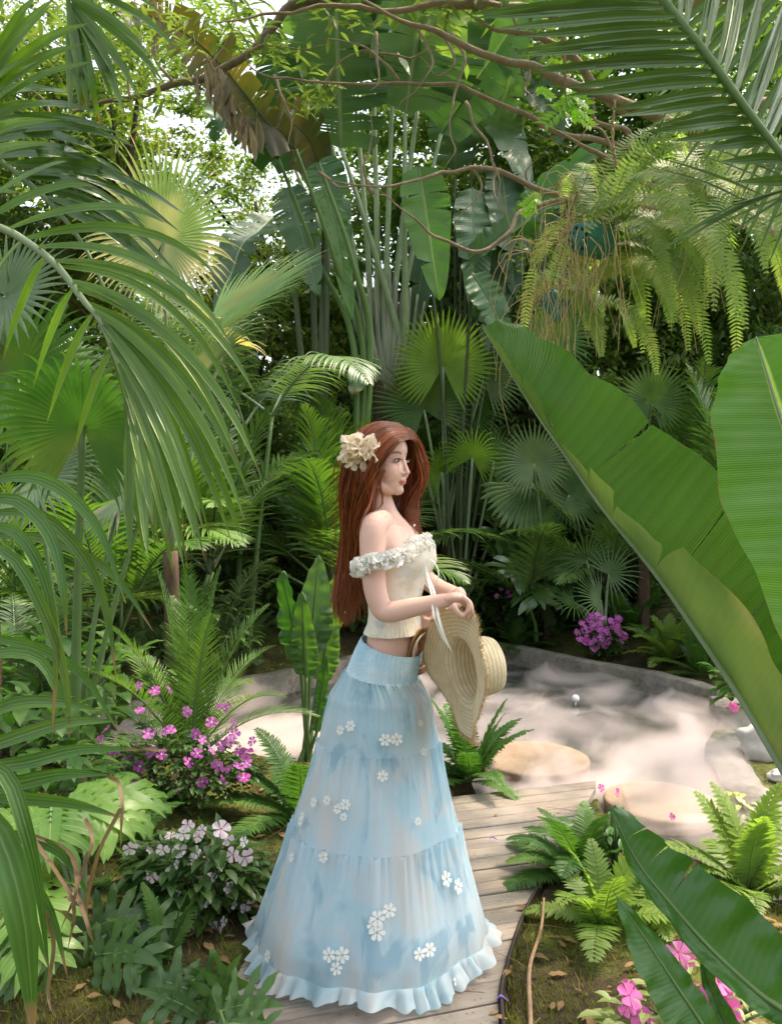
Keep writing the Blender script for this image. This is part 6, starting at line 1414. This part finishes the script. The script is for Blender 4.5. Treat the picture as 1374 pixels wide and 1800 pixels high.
# ---- skirt
k = NT('watercolour_chiffon'); mp = k.n('ShaderNodeMapping'); mp.inputs['Scale'].default_value = (1, 1, .6); k.l(k.coord('Object'), mp.inputs[0])
na = k.noise(5.5, 4, vec=mp.outputs[0], dist=.6); mp2 = k.n('ShaderNodeMapping'); mp2.inputs['Scale'].default_value = (1.2, 1.2, .6); mp2.inputs['Location'].default_value = (7, 2, 4); k.l(k.coord('Object'), mp2.inputs[0]); nb = k.noise(6.5, 3, vec=mp2.outputs[0], dist=.8)
mp3 = k.n('ShaderNodeMapping'); mp3.inputs['Scale'].default_value = (1, 1, .5); mp3.inputs['Location'].default_value = (1, 9, 4); k.l(k.coord('Object'), mp3.inputs[0]); nc_ = k.noise(6, 3, vec=mp3.outputs[0], dist=.5)
fine = k.noise(160, 2)
c = k.mix(k.ramp(na, .38, .62), (.57, .77, .85), (.75, .86, .90)); c = k.mix(k.ramp(nb, .51, .62, 0, .5), c, (.80, .78, .78)); c = k.mix(k.ramp(nc_, .54, .64, 0, .7), c, (.84, .76, .70)); c = k.mix(k.ramp(nb, .46, .38, 0, .75), c, (.36, .57, .69))
kb = k.pbsdf(c, .6, k.bump(fine, .15, .001), .3, Sheen_Weight=.4); tr = k.n('ShaderNodeBsdfTranslucent'); k.l(c, tr.inputs[0]); tp = k.n('ShaderNodeBsdfTransparent')
mx = k.n('ShaderNodeMixShader'); mx.inputs[0].default_value = .5; k.l(kb, mx.inputs[1]); k.l(tr.outputs[0], mx.inputs[2]); mx2 = k.n('ShaderNodeMixShader'); mx2.inputs[0].default_value = .16; k.l(mx.outputs[0], mx2.inputs[1]); k.l(tp.outputs[0], mx2.inputs[2]); M_SKIRT = k.done(mx2.outputs[0])
k = NT('smocked_cotton'); u_ = k.sep(k.coord('UV')); g_ = k.math('MULTIPLY', k.math('SINE', k.math('MULTIPLY', u_[0], 2 * PI * 90)), k.math('SINE', k.math('MULTIPLY', u_[1], 2 * PI * 8)))
c = k.mix(k.ramp(k.noise(9, 3), .4, .62), (.40, .63, .76), (.60, .75, .82)); M_SMOCK = k.done(k.pbsdf(k.mix(k.ramp(g_, .2, 1, 0, .15), c, (.38, .58, .70)), .75, k.bump(g_, .35, .003), .2))
M_LINING = plain('skirt_lining', (.50, .66, .74), .8, 5, .1, .2, 0, .3)
SK = [(1133, 689, .089), (1184, 672, .108), (1222, 667, .155), (1260, 666, .172), (1310, 666, .186), (1400, 661, .226), (1520, 654, .286), (1600, 650, .326), (1640, 648, .346), (1660, 648, .356)]
def skp(py):
    for (a, b, c_), (d_, e, f2) in zip(SK[:-1], SK[1:]):
        if py <= d_: t_ = (py - a) / (d_ - a); return b + (e - b) * t_, c_ + (f2 - c_) * t_
    return SK[-1][1], SK[-1][2]
RS = random.Random(15)
folds = [(RS.randint(5, 9), RS.uniform(0, 6.28), RS.uniform(.5, 1)) for _ in range(3)] + [(RS.randint(11, 19), RS.uniform(0, 6.28), RS.uniform(.3, .7)) for _ in range(4)]
def fold_at(u, t): return sum(a * math.sin(n_ * u + p + .8 * math.sin(u * 2 + n_) + t * .6) for n_, p, a in folds) / 2.2
def sk_point(u, py, gather=0.0, gk=70, extra=0.0, push=0.0):
    px, r = skp(py); t_ = max(0, (py - 1190) / 470.0); z = zof(py)
    ga = .0035 * gather * (math.sin(gk * u + 2 * math.sin(u * 5)) + .5 * math.sin(gk * 1.7 * u + 1)) + .004 * gather * math.sin(gk * .37 * u)
    dr = (.003 + .040 * t_ ** 1.25) * fold_at(u, t_) * .5 + ga + extra + push
    if t_ > .3: dr += .05 * (t_ - .3) * math.exp(-((((u + 0.15 + PI) % (2 * PI)) - PI) / .22) ** 2) + .02 * (t_ - .3) * math.exp(-((((u - 1.9 + PI) % (2 * PI)) - PI) / .3) ** 2)
    cx = P(px, 900, WY).x; waist = sst(1240, 1140, py)
    rx_ = r; ry_ = r * (1.06 - .10 * t_ + .42 * waist)
    th = TA * waist; tilt = -.028 * waist * math.cos(u)   # the waistband dips at the front
    A_, B_ = (rx_ + dr) * math.cos(u), (ry_ + dr) * math.sin(u) * .98; return V((cx + A_ * math.cos(th) - B_ * math.sin(th), WY - A_ * math.sin(th) - B_ * math.cos(th), z + tilt))
NU = 420
def tier(p0, p1, K, nm, top_push, gath, hem=False, seed=0, fade=.35, gk=70):
    mb = MB(); rows = []
    for j in range(K + 1):
        t_ = j / K; py = p0 + (p1 - p0) * t_; g_ = gath * math.exp(-t_ / fade); rows.append([mb.add(sk_point(2 * PI * i / NU, py, g_, gk, 0, top_push), i / NU, t_) for i in range(NU)])
    for a, b in zip(rows[:-1], rows[1:]):
        for i in range(NU): mb.face((a[i], b[i], b[(i + 1) % NU], a[(i + 1) % NU]))
    return mb, rows
SKT = None
for (p0, p1, K, nm, push, g_, fade, gk) in ((1133, 1186, 22, 'skirt_waistband', 0.0, .35, 9, 120), (1184, 1301, 26, 'skirt', .001, 1.5, .3, 47), (1300, 1446, 34, 'skirt', .003, 1.7, .25, 53), (1445, 1634, 46, 'skirt', .005, 1.8, .25, 57)):
    mb, rows = tier(p0, p1, K, nm, push, g_, fade=fade, gk=gk)
    if nm == 'skirt_waistband':
        for i, q in enumerate(mb.v):
            u_, v_ = mb.uv[i]; s_ = .0016 * math.sin(v_ * 2 * PI * 9) * (1 if .45 < u_ < .95 else .3); dd = V((q[0] - P(670, 900, WY).x, q[1] - WY, 0)).normalized(); mb.v[i] = (q[0] + dd.x * s_, q[1] + dd.y * s_, q[2])
    if SKT is None: SKT = thing('skirt', PSN.location, None, None); SKT.parent = PSN; SKT.location = (0, 0, 0)
    mb.build('waistband' if nm == 'skirt_waistband' else 'tier', M_SMOCK if nm == 'skirt_waistband' else M_SKIRT, SKT)
mb = MB(); rows = []
for j in range(31):     # lining
    py = 1192 + (1615 - 1192) * j / 30; rows.append([mb.add(sk_point(2 * PI * i / 120, py, 0, 70, 0, -.022 - .01 * j / 30), i / 120, j / 30) for i in range(120)])
for a, b in zip(rows[:-1], rows[1:]):
    for i in range(120): mb.face((a[i], b[i], b[(i + 1) % 120], a[(i + 1) % 120]))
mb.build('lining', M_LINING, SKT)
mb = MB(); rows = []    # hem ruffle, flaring out to the boards
NR = 900
for j in range(9):
    t_ = j / 8; row = []
    for i in range(NR):
        u = 2 * PI * i / NR; q = sk_point(u, 1628, 0, 70, 0, .0075); o = V((math.cos(u), -math.sin(u), 0)); ph = 38 * u + 2.2 * math.sin(u * 5 + 1) + 1.6 * math.sin(u * 11)
        amp = .002 + .012 * t_ ** .9; q = q + o * (.002 + .030 * t_ + amp * math.sin(ph) + .3 * amp * math.sin(ph * 2.3)) + V((math.sin(u), math.cos(u), 0)) * amp * .5 * math.cos(ph); q.z = q.z + (.022 + .014 * math.sin(u * 4 + 1) + .007 * math.sin(ph + 1) - q.z) * t_
        q.z = max(.006, q.z); row.append(mb.add(q, i / NR, t_))
    rows.append(row)
for a, b in zip(rows[:-1], rows[1:]):
    for i in range(NR): mb.face((a[i], b[i], b[(i + 1) % NR], a[(i + 1) % NR]))
mb.build('hem_ruffle', M_SKIRT, SKT)
# embroidered flowers lying on the cloth
M_EMB = plain('embroidery_thread', (.76, .77, .73), .8, 80, .10, .2, 0, .2); M_EMC = plain('embroidery_centre', (.42, .32, .20), .8)
embm = MB()
for kp in range(6):
    a = kp * PI / 3; c0 = embm.add((0, 0, .001)); ring = [embm.add((math.cos(a + b * .42) * q, math.sin(a + b * .42) * q, .002 + .001 * (i % 2))) for i, (b, q) in enumerate(((-.9, .35), (-1, .7), (-.5, .98), (0, .9), (.5, .98), (1, .7), (.9, .35)))]
    for i in range(6): embm.face((c0, ring[i], ring[i + 1]))
ellipsoid(embm, (0, 0, .003), (.17, .17, .004), nu=10, nv=5, m=1)
EMB = embm.mesh('embroidered_flower', [M_EMB, M_EMC])
def hit(px, py):
    """u and height of the front of the skirt seen at a pixel"""
    best = None
    for a in range(10, 175, 2):
        u = math.radians(a)
        for s in range(0, 100, 2):
            q = sk_point(u, 1195 + 4.6 * s, 0, 70, 0, .016); X = 687 + q.x / q.y * F; Z = 900 - (q.z - CAMZ) / q.y * F; d = (X - px) ** 2 + (Z - py) ** 2
            if best is None or d < best[0]: best = (d, u, 1195 + 4.6 * s)
    return best[1], best[2]
for (px, py, s) in ((678, 1297, 9), (697, 1299, 9), (617, 1277, 8), (598, 1281, 7), (672, 1364, 8), (606, 1412, 8), (597, 1417, 7), (574, 1409, 7), (552, 1411, 7), (534, 1428, 6), (526, 1446, 7), (604, 1435, 6), (568, 1506, 8), (515, 1503, 7), (783, 1545, 11), (803, 1557, 11), (662, 1611, 11), (684, 1605, 10), (653, 1623, 9), (662, 1640, 12), (577, 1683, 10), (602, 1680, 11), (591, 1700, 9), (738, 1676, 9), (753, 1666, 10), (450, 1645, 7), (470, 1680, 8), (735, 1445, 6), (800, 1722, 8), (737, 1270, 5), (745, 1325, 6)):
    u, pv = hit(px, py); p = sk_point(u, pv, 0, 70, 0, .019); n_ = V((math.cos(u), -math.sin(u), .35)).normalized()
    o = inst(EMB, 'embroidered_flower', SKT, p - wloc(SKT), (n_.to_track_quat('Z', 'Y').to_matrix() @ Matrix.Rotation(RS.uniform(0, 1), 3, 'Z')).to_euler(), s / F * p.y * 1.3)
# necklace
mb = MB(); ellipsoid(mb, V((P(699, 923, WY).x, WY, zof(923))) + TF * .062 + TS * .03, (.004, .004, .004)); tube(mb, catmull([P(684, 905, 2.42), P(692, 916, 2.40), P(699, 923, 2.40), P(702, 917, 2.43)], 12), .0009, 5); mb.build('necklace', plain('silver', (.75, .74, .72), .25), PSN)
# ---------------------------------------------------------------- straw hat in her hand
k = NT('woven_straw'); uv = k.sep(k.coord('UV')); rgs = k.math('SINE', k.math('MULTIPLY', uv[1], 2 * PI * 22)); spk = k.math('SINE', k.math('MULTIPLY', uv[0], 2 * PI * 150)); n1 = k.noise(30, 3)
c = k.mix(k.ramp(n1, .3, .7), (.70, .60, .40), (.84, .75, .54)); c = k.mix(k.ramp(rgs, .3, 1, 0, .45), c, (.42, .31, .17)); c = k.mix(k.ramp(spk, .4, 1, 0, .25), c, (.78, .66, .44))
hb = k.pbsdf(c, .75, k.bump(k.math('ADD', rgs, k.math('MULTIPLY', spk, .7)), .5, .002), .3); tr = k.n('ShaderNodeBsdfTranslucent'); k.l(c, tr.inputs[0]); mx = k.n('ShaderNodeMixShader'); mx.inputs[0].default_value = .25; k.l(hb, mx.inputs[1]); k.l(tr.outputs[0], mx.inputs[2]); M_STRAW = k.done(mx.outputs[0])
M_FRAY = plain('straw_fray', (.66, .50, .28), .8, 40, .2, .2, 0, .3)
HX = V((math.sin(math.radians(71)), math.cos(math.radians(71)), .10)).normalized(); HB = V((0, 0, 1)); HB = perp(HB, HX); HD = HX.cross(HB)
hc0 = P(812, 1184, 2.30)
HT = thing('straw_hat', hc0 - V((0, 0, .2)), 'wide brimmed straw hat with frayed edge held by its brim in her hand', 'hat')
def hat_pt(r, u, ax):
    sg = .028 * (r / .2) ** 2 * math.sin(2 * u + .6) + .010 * (r / .2) ** 2 * math.sin(5 * u)
    sq = 1 - .04 * math.cos(2 * u)
    return hc0 + (HB * math.cos(u) * sq + HD * math.sin(u)) * r + HX * (ax + (sg if r > .1 else 0))
prof = [(.196, -.014), (.185, -.012), (.165, -.008), (.14, -.004), (.115, 0), (.097, .004), (.092, .016), (.090, .05), (.087, .085), (.080, .102), (.066, .110), (.03, .113), (.002, .114)]
mb = MB(); rings = []; L_ = 0
for j, (r, ax) in enumerate(prof): rings.append([mb.add(hat_pt(r, 2 * PI * i / 96, ax) + HB * (.012 if ax > .003 else 0), i / 96, (.196 - r + ax) / .3) for i in range(96)])
for a, b in zip(rings[:-1], rings[1:]):
    for i in range(96): mb.face((a[i], a[(i + 1) % 96], b[(i + 1) % 96], b[i]))
ht = mb.build('hat_body', M_STRAW, HT); sm = ht.modifiers.new('t', 'SOLIDIFY'); sm.thickness = .002
mb = MB(); R = random.Random(3)
for i in range(1300):
    u = R.uniform(0, 2 * PI); p = hat_pt(.194, u, -.014 + R.uniform(-.004, .004)); o = (HB * math.cos(u) + HD * math.sin(u)); d = (o + HX * R.uniform(-.9, .6) + o.cross(HX) * R.uniform(-.8, .8)).normalized(); tube(mb, [p, p + d * R.uniform(.006, .018)], [.0009, .0004], 3, cap=False)
mb.build('frayed_edge', M_FRAY, HT)
BC = [plain('red_bead', (.45, .08, .05), .3), plain('green_bead', (.05, .25, .12), .3), plain('black_bead', (.02, .015, .015), .3)]
mb = MB()
for i in range(40):
    u = 2 * PI * i / 40; ellipsoid(mb, hat_pt(.099, u, .010) + HB * .012, (.0038,) * 3, nu=8, nv=6, m=(0 if i % 3 == 0 else 1 if i % 4 else 2))
mb.build('bead_band', BC, HT)
# brown hat behind her waist
HT2 = thing('brown_hat', P(742, 1150, 2.52) - V((0, 0, .1)), 'small brown felt hat with a white band held behind her at the waist', 'hat')
ax = V((.8, -.55, -.15)).normalized(); bb = perp(V((0, 0, 1)), ax); dd = ax.cross(bb); c2 = P(742, 1143, 2.46)
mb = MB(); rings = []
for r, a in ((.074, -.004), (.076, 0), (.072, .004), (.050, .006), (.047, .03), (.040, .052), (.024, .060), (.001, .062)): rings.append([mb.add(c2 - ax * a + (bb * math.cos(2 * PI * i / 48) + dd * math.sin(2 * PI * i / 48)) * r, i / 48, a) for i in range(48)])
for a, b in zip(rings[:-1], rings[1:]):
    for i in range(48): mb.face((a[i], a[(i + 1) % 48], b[(i + 1) % 48], b[i]))
h2 = mb.build('hat_body', plain('brown_felt', (.26, .13, .05), .75, 40, .2, .2), HT2); h2.modifiers.new('t', 'SOLIDIFY').thickness = .003
mb = MB(); tube(mb, [c2 + ax * .003 + (bb * math.cos(q) + dd * math.sin(q)) * .056 for q in [2 * PI * i / 32 for i in range(33)]], .005, 6, flat=.4); mb.build('band', plain('white_band', (.75, .7, .6), .7), HT2)
